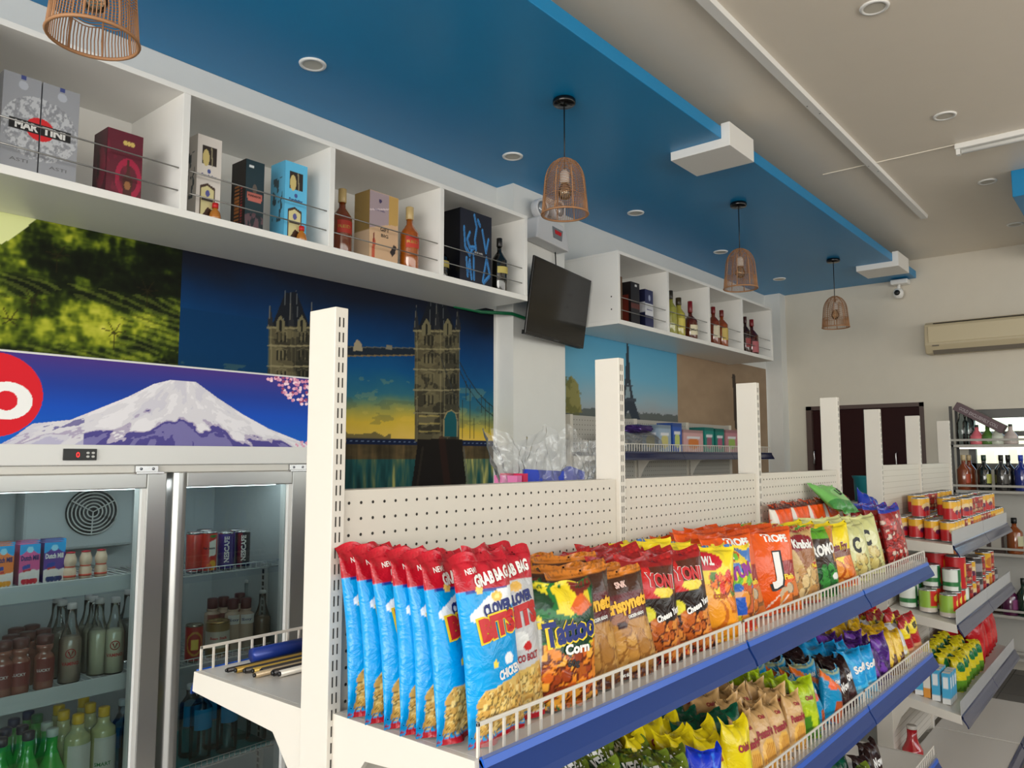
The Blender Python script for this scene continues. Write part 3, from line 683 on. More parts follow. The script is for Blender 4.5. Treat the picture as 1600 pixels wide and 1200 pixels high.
bottle('whisky_bottle', 'round-shouldered dark red bottle at right in the last cabinet bay', PY(1174.5, 520, 2.53).x, 2.53, DK, .29, .052, (70, 22, 18), (120, 20, 26), (170, 90, 96), .26, .55, g2, lab_rng=(.05, .36), cap_r=.34, cap_h=.2)

# ================================================================ TELEVISION, EMERGENCY LAMP, HOSE
t = bpy.data.objects.new('television', None); COL.objects.link(t)
t.location = (3.575, 2.62, H + .868); n_ = Vector((math.cos(math.radians(-80.9)) * math.cos(math.radians(-8)), math.sin(math.radians(-80.9)) * math.cos(math.radians(-8)), math.sin(math.radians(-8))))
r_ = Vector((0, 0, 1)).cross(n_).normalized(); u_ = n_.cross(r_)
t.rotation_euler = Matrix((r_, u_, n_)).transposed().to_euler()
tag(t, 'black flat television tilted down on its pillar bracket', 'television'); WL[t.name] = Vector((0, 0, 0))
tw, th = .36, .2115
MB().box(-tw, tw, -th, th, -.012, 0).build('bezel', mat('tv_bezel', (16, 16, 17), .3), t, local=True, bevel=.003)
MB().box(-tw + .008, tw - .008, -th + .016, th - .008, 0, .0012).build('screen', mat('tv_screen', (16, 15, 14), .16, spec=.35), t, local=True)
MB().box(-.2, .2, -th + .03, .08, -.045, -.012).build('rear_housing', black_m, t, local=True, bevel=.008)
MB().box(-tw + .02, tw - .02, -th - .003, -th + .02, -.035, -.01).build('lower_speaker_bar', black_m, t, local=True)
MB().box(-.05, .05, -.06, .06, -.12, -.045).build('wall_bracket', black_m, t, local=True)
MB().box(-.03, .03, -th + .003, -th + .007, 0, .0016).build('badge', greyp, t, local=True)
t = thing('emergency_lamp', 'white twin-head emergency lamp on the pillar above the television', 'emergency light', (3.55, 2.74, H + 1.22))
lp = mat('emergency_plastic', (206, 206, 208), .35)
MB().prism([(3.40, H + 1.24), (3.42, H + 1.36), (3.46, H + 1.385), (3.66, H + 1.36), (3.70, H + 1.32), (3.72, H + 1.215)], 1, 2.66, 2.753).build('lamp_housing', lp, t, bevel=.008)
MB().prism([(3.56, H + 1.27), (3.55, H + 1.335), (3.65, H + 1.325), (3.64, H + 1.262)], 1, 2.656, 2.662).build('front_badge', mat('badge_grey', (120, 124, 128), .4), t)
MB().prism([(3.575, H + 1.295), (3.57, H + 1.318), (3.635, H + 1.312), (3.63, H + 1.29)], 1, 2.654, 2.657).build('red_mark', redp, t)
for x, z in ((3.475, 1.425), (3.64, 1.46)):
    MB().lathe([(.05, 0), (.058, -.012), (.058, -.05), (.052, -.056), (.05, -.05)], 24, (x, 2.72, H + z), axis=1).build('lamp_head', lp, t)
    MB().lathe([(.05, -.046), (.03, -.06), (0, -.066)], 20, (x, 2.72, H + z), axis=1).build('lamp_lens', clear('lamp_lens', (230, 235, 240), .5), t)
MB().tube([(3.68, 2.735, H + 1.22), (3.685, 2.735, H + 1.15), (3.70, 2.735, H + 1.10)], .004).build('power_cable', black_m, t)
t = thing('green_hose', 'green hose running from under the wall cabinet to the television', 'hose', (3.2, 2.86, H + .79))
MB().tube([(2.95, 2.865, H + .80), (3.15, 2.85, H + .795), (3.28, 2.74, H + .79), (3.42, 2.73, H + .775), (3.55, 2.73, H + .74)], .010, 8).build('hose_run', mat('green_hose', (20, 100, 62), .3), t)
# ================================================================ GONDOLAS
blue_strip = mat('blue_price_strip', (12, 50, 118), .42, noise=.05, spec=.3)
far_strip = mat('dull_blue_strip', (44, 56, 100), .16, .45, coat=.5)
blue_lip = mat('blue_strip_lip', (0, 84, 190), .28)
clear_flap = clear('clear_flap', (250, 250, 250), .0, .25, .04, .25)
acryl = clear('frosted_guard', (240, 240, 238), .5, .15, .38)
deck_m = mat('shelf_deck', (206, 202, 196), .35)
YS0, YS1 = 1.10, 1.175
def post(t, x, top, z0=0.05):
    p = MB().box(x, x + .028, YS0, YS1, z0, top).build('post', steel_w, t, bevel=.0015)
    WL[p.name] = WL[t.name]; g = MB(); z = top - .018
    while z > .5:
        for dx in (.009, .0175):
            for yy, s in ((YS0 - .0004, -1), (YS1 + .0004, 1)):
                g.add([(x + dx - .0014, yy, z - .017), (x + dx + .0014, yy, z - .017), (x + dx + .0014, yy, z), (x + dx - .0014, yy, z)], [(0, 1, 2, 3) if s < 0 else (3, 2, 1, 0)])
        z -= .0267
    s = g.build('slots', dark_hole, p); s['kind'] = 'stuff'
def pegboard(t, x0, x1, zt, zb, y=1.112, holes=True):
    n = 3; hgt = (zt - zb) / n
    for k in range(n):
        a, b = zt - (k + 1) * hgt, zt - k * hgt
        p = MB().box(x0, x1, y, y + .045, a + .001, b - .001).build('peg_panel' if holes else 'back_panel', steel_f, t, bevel=.001)
        WL[p.name] = WL[t.name]; g = MB()
        if holes:
            zz = b - .024
            while zz > a + .008 and zz > 1.18:
                xx = x0 + .018
                while xx < x1 - .01:
                    g.disc((xx, y - .0005, zz), .0031, 1, 6); xx += .0272
                zz -= .0282
            if g.v: g.build('peg_holes', dark_hole, p)['kind'] = 'stuff'
        else:
            zz = b - .03
            while zz > a: g.box(x0, x1, y - .0008, y, zz, zz + .002); zz -= .03
            g.build('groove', mat('groove', (186, 178, 164), .6), p)['kind'] = 'stuff'
def guard(t, x0, x1, y, z, h=.049, step=.030):
    g = MB().box(x0, x1, y - .002, y + .002, z + h - .006, z + h)
    g.box(x0, x0 + .005, y - .002, y + .002, z, z + h).box(x1 - .005, x1, y - .002, y + .002, z, z + h)
    gd = g.build('guard_rail', steel_w, t, bevel=.0008); WL[gd.name] = WL[t.name]
    b = MB(); x = x0 + step
    while x < x1 - .01: b.box(x - .0022, x + .0022, y - .0015, y + .0015, z, z + h - .005); x += step
    b.build('guard_bars', steel_w, gd)['kind'] = 'stuff'
def strip(t, x0, x1, y, z, s=-1, flap=True):
    P = [(y, z), (y + s * .004, z - .001), (y + s * .027, z - .038), (y + s * .031, z - .050), (y + s * .026, z - .052), (y + s * .022, z - .040), (y, z - .010)]
    p = MB().prism(P, 0, x0, x1).build('price_strip', blue_strip if flap else far_strip, t); WL[p.name] = WL[t.name]
    MB().prism([(y - .002, z + .003), (y + s * .008, z + .0005), (y + s * .012, z - .010), (y + s * .006, z - .010), (y, z - .004)], 0, x0, x1).build('strip_lip', blue_lip if flap else far_strip, p)
    if flap:
        MB().prism([(y + s * .007, z + .001), (y + s * .0078, z + .001), (y + s * .0045, z + .021), (y + s * .0035, z + .021)], 0, x0, x1).build('clear_flap', clear_flap, p)
def bracket(t, x, y0, y1, z, dz=0.0):
    """y0 at the spine, y1 at the shelf front"""
    s = 1 if y1 > y0 else -1; k = abs(y1 - y0)
    P = [(y1, z + dz), (y1 + s * .004, z + dz - .040), (y0 + s * k * .26, z - .058), (y0 + s * k * .12, z - .115), (y0, z - .20), (y0, z)]
    MB().prism(P, 0, x, x + .012).build('shelf_bracket', steel_w, t, bevel=.0008)
def shelf(t, xs, yf, z, yb=1.10, dz=0.0, rail=True):
    for a, b in zip(xs[:-1], xs[1:]):
        x0, x1 = a + .012, b + .012
        MB().prism([(yb, z), (yf, z + dz), (yf, z + dz - .028), (yb, z - .028)], 0, x0 + .012, x1 - .001).build('shelf_deck', deck_m, t, bevel=.001)
        bracket(t, x0, yb, yf, z, dz)
        s = -1 if yf < yb else 1
        if rail: guard(t, x0 + .01, x1, yf - s * .004, z + dz); strip(t, x0 + .01, x1, yf, z + dz, s)
        else:
            MB().box(x0 + .006, x1, yf - .0015, yf + .0015, z + dz, z + dz + .066).build('frosted_guard', acryl, t)
            strip(t, x0 + .006, x1, yf, z + dz - .004, s, False)
    bracket(t, xs[-1] + .006, yb, yf, z, dz)
XP = [.836, 1.758, 2.667, 3.559]
PT = H + .262; ZPEG = H - .058
t = thing('gondola_shelf', 'long white double-sided gondola with pegboard and blue price strips', 'shelf unit', (2.2, 1.14, 0), 0, 'white gondola shelf units')
for x in XP: post(t, x, PT)
for a, b in zip(XP[:-1], XP[1:]): pegboard(t, a + .0285, b - .0005, ZPEG, .30)
D1, D2, D3 = H - .43, H - .79, H - 1.20
YF = .778
for z in (D1, D2, D3): shelf(t, XP, YF, z)
shelf(t, XP, 1.56, H - .44, yb=1.175)
shelf(t, XP, 1.56, H - .95, yb=1.175)
MB().box(.84, 3.58, .72, 1.56, .02, .14).build('base_plinth', steel_w, t, bevel=.002)
XQ = [4.22, 5.045, 5.882]
t = thing('gondola_shelf', 'farther white gondola with cans and frosted shelf guards', 'shelf unit', (5.05, 1.14, 0), 0, 'white gondola shelf units')
for x in XQ: post(t, x, H + .24)
for a, b in zip(XQ[:-1], XQ[1:]): pegboard(t, a + .0285, b - .0005, H - .043, .15, holes=False)
E1, E2, E3, E4 = H - .40, H - .745, H - 1.15, H - 1.53
for z, dz in ((E1, -.02), (E2, -.045), (E3, -.055)): shelf(t, XQ, .805, z, dz=dz, rail=False)
for a, b in zip(XQ[:-1], XQ[1:]):
    MB().box(a + .03, b + .012, .69, 1.10, E4 - .03, E4).build('base_deck', deck_m, t, bevel=.001)
    strip(t, a + .03, b + .012, .69, E4, -1, False)
MB().box(4.25, 5.9, .72, 1.5, .02, E4 - .03).build('base_plinth', steel_w, t)
# the single-sided unit along the left wall, beyond the pillar
t = thing('pegboard_shelf', 'white pegboard shelf unit standing against the left wall under the tower mural', 'shelf unit', (5.0, 2.84, 0), 0, 'white gondola shelf units')
XW = [3.93, 4.70, 5.47, 6.24]
for x in XW: MB().box(x, x + .028, 2.812, 2.86, .02, H + .262).build('post', steel_f, t)
for a, b in zip(XW[:-1], XW[1:]):
    p = MB().box(a + .028, b, 2.82, 2.855, .15, H + .258).build('peg_panel', mat('grey_peg', (176, 172, 164), .5), t); WL[p.name] = WL[t.name]; g = MB()
    for i in range(14):
        for j in range(int((b - a) / .03) - 1): g.disc((a + .05 + j * .03, 2.8195, H + .23 - i * .03), .0036, 1, 6)
    g.build('peg_holes', dark_hole, p)['kind'] = 'stuff'
WD = H + .03
for z in (WD, H - .45):
    for a, b in zip(XW[:-1], XW[1:]):
        MB().box(a + .014, b + .012, 2.47, 2.82, z - .026, z).build('shelf_deck', deck_m, t)
        guard(t, a + .014, b + .01, 2.474, z, .05, .03); strip(t, a + .014, b + .01, 2.47, z, -1, False)
        bracket(t, a + .014, 2.80, 2.48, z)

# ================================================================ DISPLAY FRIDGE
FY = 2.25; fx0, fx1 = .55, 1.61; FT = H + .272
fw = mat('fridge_white', (214, 214, 212), .3); fgrey = mat('fridge_grey', (188, 188, 186), .35)
liner = mat('fridge_liner', (186, 192, 194), .45)
t = thing('display_fridge', 'tall two-door glass display fridge with a snowy mountain header', 'fridge', ((fx0 + fx1) / 2, 2.55, 0))
fridge = t
MB().box(fx0, fx1, 2.80, 2.86, .05, FT - .03).build('back_wall', liner, t)
for a, b in ((fx0, fx0 + .03), (fx1 - .03, fx1)): MB().box(a, b, FY + .05, 2.80, .05, FT - .03).build('side_wall', liner, t)
MB().box(1.115, 1.14, FY + .06, FY + .11, .2, H - .04).build('centre_mullion', fgrey, t)
MB().box(fx0 + .03, fx1 - .03, FY + .05, 2.80, H - .07, FT - .03).build('ceiling_box', liner, t)
MB().box(fx0 + .03, fx1 - .03, FY + .03, 2.80, .05, .22).build('bottom_plinth', fw, t)
hp = MB().box(fx0, fx1, FY, FY + .05, H - .024, FT).build('header_panel', fw, t, bevel=.003); WL[hp.name] = WL[t.name]
MB().box(fx0, fx1, FY + .008, FY + .05, H - .046, H - .0245).build('hinge_rail', mat('rail_white', (206, 204, 198), .35), t, bevel=.002)
# header picture: snowy mountain, blossom, red disc
a0, a1 = PY(0, 560, FY).x, fx1 - .004
zt_, zb_ = H + .266, H + .032
cv = Canvas(fx0 + .004, a1, zb_, zt_, 520, 150)
cv.ramp([(zb_, (8, 96, 196)), (zb_ + .10, (6, 74, 184)), (zb_ + .16, (26, 56, 150)), (zt_, (70, 46, 128))])
def hx(*a): return [(PY(px, py, FY).x, PY(px, py, FY).z) for px, py in a]
mt = hx((0, 694), (20, 684), (50, 662), (110, 656), (150, 640), (200, 620), (240, 600), (265, 594), (306, 597), (340, 622), (380, 648), (420, 670), (470, 690), (486, 699), (486, 705), (-60, 705), (-60, 700))
cv.poly(mt, (214, 212, 220))
ins = np.abs(cv.c - np.array((214, 212, 220))).sum(-1) < 1
n1 = vnoise(cv.X.shape, 50, 6, 91, 3); n2 = vnoise(cv.X.shape, 14, 8, 92, 3)
pk = PY(288, 585, FY)
dn = np.maximum(pk.z + .02 - cv.Y, .01); ang = np.clip(((cv.X - pk.x) / dn + 4) / 8, 0, 1); NT = vnoise((200, 900), 26, 5, 93, 4)
stn = NT[np.clip(dn * 900, 0, 199).astype(int), np.clip(ang * 899, 0, 899).astype(int)]
cv.blend(ins & (stn > .58), (192, 190, 208), .45); cv.blend(ins & (stn < .40), (232, 230, 236), .7)
bx = (cv.X > PY(130, 690, FY).x)
low = zb_ + .060 - np.abs(cv.X - pk.x) ** 1.5 * .28 + (stn - .5) * .15
cv.blend(ins & (cv.Y < low) & bx, (66, 58, 134), .92); cv.blend(ins & (cv.Y < low - .02) & (stn > .57), (160, 156, 196), .5)
cv.blend(ins & (cv.Y < low + .012) & (cv.Y > low), (140, 124, 164), .5)
cv.blend(ins & ~bx & (stn < .47) & (cv.Y < zb_ + .02 + .25 * (cv.X - a0)), (84, 78, 140), .75)
rs = np.random.RandomState(4)
for k in range(150):
    px, py = 418 + rs.rand() * 70, 588 + rs.rand() * 44
    if py > 590 + (px - 418) * .75 + 8 or (px < 440 and py > 602): continue
    q = PY(px, py, FY); cv.ell(q.x, q.z, .006, .005, [(236, 180, 200), (214, 140, 172), (246, 214, 224), (150, 70, 110)][k % 4])
for k in range(12): q = PY(462 + rs.rand() * 24, 690 + rs.rand() * 8, FY); cv.ell(q.x, q.z, .004, .004, (220, 160, 186))
q = PY(-10, 616, FY); cv.ell(q.x, q.z, .112, .107, (214, 22, 38))
q = PY(11, 626, FY); cv.ell(q.x, q.z, .058, .048, (240, 240, 240)); cv.ell(q.x - .002, q.z, .026, .025, (214, 22, 38))
grid_mesh('header_picture', cv, lambda X, Y: (X, np.full(X.shape, FY - .001), Y), painted('header_print', .4, spec=.15), hp)
# controller
a, b = PY(98, 712, FY), PY(150, 712, FY)
c_ = MB().box(a.x, b.x, FY - .006, FY, H - .010, H + .021).build('temperature_controller', black_m, t, bevel=.001); WL[c_.name] = WL[t.name]
text('0', c_, lambda u, v: (a.x + (b.x - a.x) * .42 + u, FY - .0068, H + .005 + v), .02, mat('red_led', (255, 40, 40), .5, emit=2.0), bold=.01, name='digit')
for i in (0, 1):
    for j in (0, 1): MB().disc((a.x + (b.x - a.x) * (.72 + .16 * i), FY - .0068, H + .0 + .010 * j), .0045, 1, 10, ry=.0032).build('button', fgrey, c_)
def hinge(px):
    p = PY(px, 734, FY)
    MB().box(p.x - .045, p.x + .035, FY - .010, FY + .01, H - .050, H - .043).box(p.x - .045, p.x + .02, FY - .004, FY + .008, H - .044, H - .026).build('hinge', chrome, t, bevel=.001)
    MB().lathe([(.004, -.001), (0, -.002)], 8, (p.x - .03, FY - .004, H - .035), axis=1).lathe([(.004, -.001), (0, -.002)], 8, (p.x + .005, FY - .004, H - .035), axis=1).build('hinge_bolts', chrome, t)['kind'] = 'stuff'
hinge(236); hinge(470)
fglass = clear('fridge_glass', (236, 244, 244), .05, .02, .0)
def door(x0, x1, label, round_left):
    zt2, zb2 = H - .046, .24; sw = .058
    g = MB()
    if round_left:
        P = [(x0, FY + .04), (x0 + .004, FY + .006), (x0 + .016, FY - .006), (x0 + .030, FY - .008), (x0 + .044, FY), (x0 + .044, FY + .04)]
        g.prism(P, 2, zb2, zt2)
    else: g.box(x0, x0 + .05, FY, FY + .04, zb2, zt2)
    g.box(x1 - sw, x1, FY, FY + .04, zb2, zt2)
    g.box(x0 + .044, x1 - sw, FY, FY + .04, zt2 - .045, zt2).box(x0 + .044, x1 - sw, FY, FY + .04, zb2, zb2 + .05)
    d = g.build('door', alu, t, bevel=.003); WL[d.name] = WL[t.name]; d['label'] = label
    MB().box(x0 + .05, x1 - sw + .002, FY + .018, FY + .021, zb2 + .045, zt2 - .04).build('glass_pane', fglass, d)
    g = MB().box(x1 - sw - .012, x1 - sw, FY + .004, FY + .05, zb2 + .05, zt2 - .045)
    g.box(x0 + .044, x0 + .052, FY + .022, FY + .045, zb2 + .05, zt2 - .045); g.build('inner_frame', mat('gasket_white', (226, 226, 224), .4), d)
door(.57, 1.118, 'left glass door with brushed frame', False); door(1.135, 1.606, 'right glass door with rounded silver stile', True)
for a, b in ((.62, 1.07), (1.19, 1.54)):
    MB().box(a, b, FY + .08, FY + .12, H - .096, H - .075).build('light_tube', mat('fridge_tube', (236, 242, 242), .4, emit=8.0), t, bevel=.004)
# fan
fc = PY(148, 800, 2.70); fan = MB().box(fc.x - .20, fc.x + .14, 2.725, 2.80, H - .30, H - .07).build('evaporator_cover', liner, t, bevel=.01); WL[fan.name] = WL[t.name]
g = MB()
for r in (.018, .030, .042, .054, .066, .078): g.tube([(fc.x + r * math.cos(k * PI / 16), 2.712, fc.z + .92 * r * math.sin(k * PI / 16)) for k in range(32)], .0024, 5, closed=True)
for k in range(3): an = k * 2.09 + .5; g.tube([(fc.x, 2.712, fc.z), (fc.x + .08 * math.cos(an), 2.712, fc.z + .075 * math.sin(an))], .0022, 5)
g.build('fan_grille', fw, fan); MB().disc((fc.x, 2.722, fc.z), .082, 1, 32, ry=.077).build('fan_opening', mat('fan_dark', (40, 42, 44), .7), fan)
g = MB()
for k in range(5):
    an = k * 2 * PI / 5; ca, sa = math.cos(an), math.sin(an)
    g.add([(fc.x + ca * .015 - sa * .012, 2.716, fc.z + sa * .015 + ca * .012), (fc.x + ca * .07 - sa * .025, 2.72, fc.z + sa * .07 + ca * .025), (fc.x + ca * .07 + sa * .02, 2.716, fc.z + sa * .07 - ca * .02), (fc.x + ca * .015 + sa * .01, 2.718, fc.z + sa * .015 - ca * .01)], [(0, 1, 2, 3)])
g.build('fan_blades', mat('fan_blade', (70, 72, 74), .5), fan)
# shelves
LA, LB, LC = H - .345, H - .625, H - .955
RA, RB, RC = H - .368, H - .640, H - .955
wire = mat('shelf_wire', (222, 226, 224), .35)
for z in (LA, LB, LC):
    s = MB().box(.60, 1.095, 2.34, 2.346, z - .040, z + .005).build('shelf_front', mat('shelf_front', (206, 212, 212), .35), t, bevel=.001); WL[s.name] = WL[t.name]; g = MB()
    for k in range(24): g.tube([(.605 + k * .0212, 2.345, z - .003), (.605 + k * .0212, 2.70, z - .003)], .0018, 4)
    g.tube([(.60, 2.5, z - .005), (1.095, 2.5, z - .005)], .0025, 4); g.build('shelf_wires', wire, s)['kind'] = 'stuff'
for z in (RA, RB, RC):
    s = MB().tube([(1.155, 2.34, z + .019), (1.572, 2.34, z + .019)], .0018, 5).tube([(1.155, 2.34, z - .001), (1.572, 2.34, z - .001)], .0022, 5).build('wire_shelf', wire, t); WL[s.name] = WL[t.name]; g = MB()
    for k in range(23): x = 1.157 + k * .0188; g.tube([(x, 2.34, z + .019), (x, 2.34, z - .001), (x, 2.70, z - .001)], .0014, 4)
    g.tube([(1.155, 2.5, z - .003), (1.572, 2.5, z - .003)], .0025, 4); g.build('shelf_wires', wire, s)['kind'] = 'stuff'
MB().box(1.165, 1.565, 2.35, 2.70, RC, RC + .003).build('teal_shelf_mat', mat('teal_mat', (30, 160, 164), .5), t)
for x in (1.568,):
    r_ = MB().box(x - .004, x + .008, 2.42, 2.445, .3, H - .37).build('slotted_rail', fgrey, t); WL[r_.name] = WL[t.name]; g = MB(); z = H - .39
    while z > .5: g.box(x - .0046, x - .003, 2.427, 2.438, z - .014, z); z -= .021
    g.build('slots', dark_hole, r_)['kind'] = 'stuff'

# ---- drinks in the fridge
can_print = painted('can_print', .3, coat=.3)
def can(name, label, x, y, z, h, r, cv=None, col=(200, 30, 40), group=None, cat='can', txt=None, tm_=None, tsz=.4, lid=(200, 200, 200), vert=False, rz=0, tz=.55):
    t = thing(name, label, cat, (x, y, z), rz, group); n = 24
    if cv is None:
        MB().lathe([(r * .94, .004), (r, .008), (r, h - .008), (r * .94, h - .003)], n).build('can_wall', mat('can_%d_%d_%d' % tuple(col), col, .3, coat=.3), t, local=True)
    else:
        # the front of the wrap (canvas centre) looks down -y and a little towards -x
        grid_mesh('can_wall', cv, lambda X, Y: (r * np.cos(-PI / 2 - .4 + (X - .5) * 2 * PI), r * np.sin(-PI / 2 - .4 + (X - .5) * 2 * PI), .006 + Y * (h - .012)), can_print, t, local=True)
    tn = mat('tin_%d' % lid[2], lid, .25, .9)
    MB().lathe([(0, .002), (r * .9, 0), (r * .98, .004), (r, .007), (0, .007)], n).build('can_base', tn, t, local=True)
    MB().lathe([(r, h - .007), (r * .97, h - .001), (r * .93, h), (r * .90, h - .004), (0, h - .005)], n).build('can_lid', tn, t, local=True)
    if txt:
        Q = r + .0008; ac = -PI / 2 - .4
        if vert: text(txt, t, lambda a, b: (Q * math.cos(ac - b / Q), Q * math.sin(ac - b / Q), h * tz + a), r * .85, tm_ or whitep, width=h * .68, local=True, bold=.04)
        else: text(txt, t, lambda a, b: (Q * math.cos(ac + a / Q), Q * math.sin(ac + a / Q), h * tz + b), r * tsz, tm_ or whitep, width=r * 1.5, local=True, bold=.03)
    return t
def px_x(px, py, y): return PY(px, py, y).x
FD = 'milk cartons in the fridge'
def milk(px0, px1, k, c, name, y=2.385, label=''):
    x0, x1 = px_x(px0, 900, y), px_x(px1, 900, y); t = thing('milk_carton', label, 'carton', ((x0 + x1) / 2, y + .02, LA), 0, FD)
    h = .108; MB().box(x0, x1, y, y + .04, LA, LA + h).build('carton_body', mat('milk_' + name, tuple(int(v * .8) for v in c), .4), t, bevel=.001)
    cv = C01(30, 54, c); cv.blend(cv.Y > .80 - .06 * np.cos(cv.X * 6.3), (30, 160, 226)); cv.ell(.5, .86, .16, .08, (150, 214, 240)); n = vnoise(cv.X.shape, 4, 4, k, 2)
    cv.blend(cv.Y < .34 + .1 * (n - .5), (232, 224, 220)); cv.line([(.2, .42), (.5, .46)], .1, (40, 70, 160)); cv.line([(.2, .34), (.55, .36)], .05, (200, 40, 50))
    for a in range(4): cv.ell(.25 + .18 * a, .08, .13, .07, {'orange': (240, 160, 30), 'pink': (206, 40, 50), 'purple': (50, 60, 110)}[name])
    grid_mesh('front_print', cv, lambda X, Y: (x0 + X * (x1 - x0), np.full(X.shape, y - .0006), LA + Y * h), label_print, t)
    text('Dutch Mill', t, face(t, (x0 + x1) / 2, LA + h * .66, y), .018, navyp if name != 'purple' else whitep, width=(x1 - x0) * .86, bold=.04)
for i, (a, b, nm, c) in enumerate(((-13, 20, 'orange', (240, 130, 60)), (29, 61, 'pink', (214, 90, 150)), (67, 99.5, 'purple', (96, 60, 150)))):
    milk(a, b, 7 + i, c, nm, label='small %s milk drink carton at the front of the top fridge shelf' % nm)
    for j in (1, 2): milk(a + 1, b + 1, 7 + i, c, nm, y=2.385 + .048 * j, label='small %s milk drink carton, %s behind the front one' % (nm, ORD[j - 1]))
def ydrink(px, label, y=2.385):
    x = px_x(px, 895, y); t = thing('yogurt_bottle', label, 'bottle', (x, y, LA), 0, 'small yogurt drink bottles'); ym_ = mat('yogurt_plastic', (226, 198, 172), .35)
    r = .0165; MB().lathe([(0, 0), (r * .9, 0), (r, .006), (r, .028), (r * .84, .034), (r * .84, .040), (r, .046), (r * .98, .058), (r * .7, .072), (r * .7, .076)], 18).build('bottle_body', ym_, t, local=True)
    MB().lathe([(r * .74, .074), (r * .78, .077), (0, .079)], 18).build('foil_lid', mat('red_foil', (176, 22, 44), .3, .5), t, local=True)
    MB().lathe([(r * 1.01, .008), (r * 1.01, .014)], 18).lathe([(r * .86, .035), (r * .86, .039)], 18).build('red_print', mat('pale_red', (214, 90, 70), .4), t, local=True)
for i, px in enumerate((108.5, 133, 157)): ydrink(px, 'small cream yogurt bottle with red foil lid, %s from the purple carton' % ORD[i])
bottle('juice_bottle', 'pale yellow drink bottle with green cap at the right end of the top shelf', px_x(220, 900, 2.42), 2.42, LA, .16, .026, (214, 206, 150), (40, 150, 60), (230, 226, 200), .5, .66, None, lab_rng=(.25, .5), cap_r=.45, cap_h=.1)
GB = 'brown snack drink bottles on the second fridge shelf'
for i, (px, y) in enumerate(((3, 2.375), (30, 2.375), (68, 2.375), (14, 2.44), (40, 2.45), (64, 2.46), (22, 2.53), (46, 2.54))):
    bottle('cocoa_bottle', 'brown foil cocoa bottle with wide cap, ' + ['cut by the left edge of the picture', 'second in the front row', 'third in the front row, with a bright glint', 'first in the middle row', 'second in the middle row', 'third in the middle row', 'first in the back row', 'second in the back row'][i],
           px_x(px, 1050, y), y, LB, .142, .0245, (150, 92, 76), (98, 56, 52), (128, 50, 44) if i < 3 else None, .86, .62, GB, lab_rng=(.16, .58), cap_r=.86, cap_h=.17, txt='LUCKY' if i < 3 else None, tm_=whitep)
GS = 'glass bottles of milky drink on the second fridge shelf'
for i, (px, y, lq) in enumerate(((176, 2.39, (232, 226, 196)), (151, 2.41, (226, 220, 190)), (108, 2.385, (196, 172, 152)), (92, 2.46, (150, 140, 124)), (84, 2.52, (140, 132, 120)), (134, 2.50, (190, 180, 160)), (142, 2.45, (214, 206, 180)), (196, 2.50, (90, 90, 88)))):
    bottle('soy_milk_bottle', 'clear glass bottle of %s, %s' % (['cream drink', 'cream drink', 'beige drink', 'grey drink', 'grey drink', 'cream drink', 'cream drink', 'dark drink'][i],
           ['rightmost in the front row', 'just left of the rightmost', 'beside the brown foil bottles', 'behind the beige one', 'second behind the beige one', 'at the very back', 'second from the front, red cap', 'in the dim right corner'][i]),
           px_x(px, 1045, y), y, LB, .215, .0285, (246, 250, 250), (200, 196, 196), None, .45, .56, GS, clearb=True, liquid=lq, cap_r=.44, cap_h=.075, txt=None)
for (px, y) in ((176, 2.39), (108, 2.385)):
    x = px_x(px, 1045, y); o = [o for o in bpy.data.objects if o.name.startswith('soy_milk_bottle') and abs(o.location.x - x) < .001 and abs(o.location.y - y) < .001][0]
    Q = .0295; ac = -PI / 2 - .3
    text('VAMINO', o, lambda a, b: (Q * math.cos(ac + a / Q), Q * math.sin(ac + a / Q), .055 + b), .013, redp, width=.045, local=True)
    g = MB(); v = [(Q * math.cos(ac + .42 * math.cos(k * PI / 8)), Q * math.sin(ac + .42 * math.cos(k * PI / 8)), .082 + .012 * math.sin(k * PI / 8)) for k in range(16)]
    g.tube(v, .0012, 4, closed=True).tube([(Q * math.cos(ac - .2), Q * math.sin(ac - .2), .088), (Q * math.cos(ac), Q * math.sin(ac), .074), (Q * math.cos(ac + .2), Q * math.sin(ac + .2), .088)], .0018, 4).build('red_mark', redp, o, local=True)
can('drink_can', 'red drink can at the right end of the second left fridge shelf', px_x(218, 1030, 2.42), 2.42, LB, .115, .027, col=(196, 30, 40))
GY = 'yellow-capped vitamin drinks on the third fridge shelf'
for i, (px, y) in enumerate(((161, 2.385), (121, 2.375), (98, 2.44), (139, 2.45), (90, 2.50), (128, 2.52))):
    bottle('vitamin_drink_bottle', 'clear lemon drink bottle with yellow cap, ' + ['rightmost in the front row', 'second from right in the front row', 'left one of the middle row', 'right one of the middle row', 'left one at the back', 'right one at the back'][i],
           px_x(px, 1150, y), y, LC, .24, .033, (206, 208, 150), (240, 196, 30), (226, 226, 214) if i < 2 else (208, 206, 150), .5, .76, GY, lab_rng=(.08, .68), cap_r=.46, cap_h=.11, txt='SMART' if i < 2 else None, tm_=greenp)
GG = 'green drink bottles on the third fridge shelf'
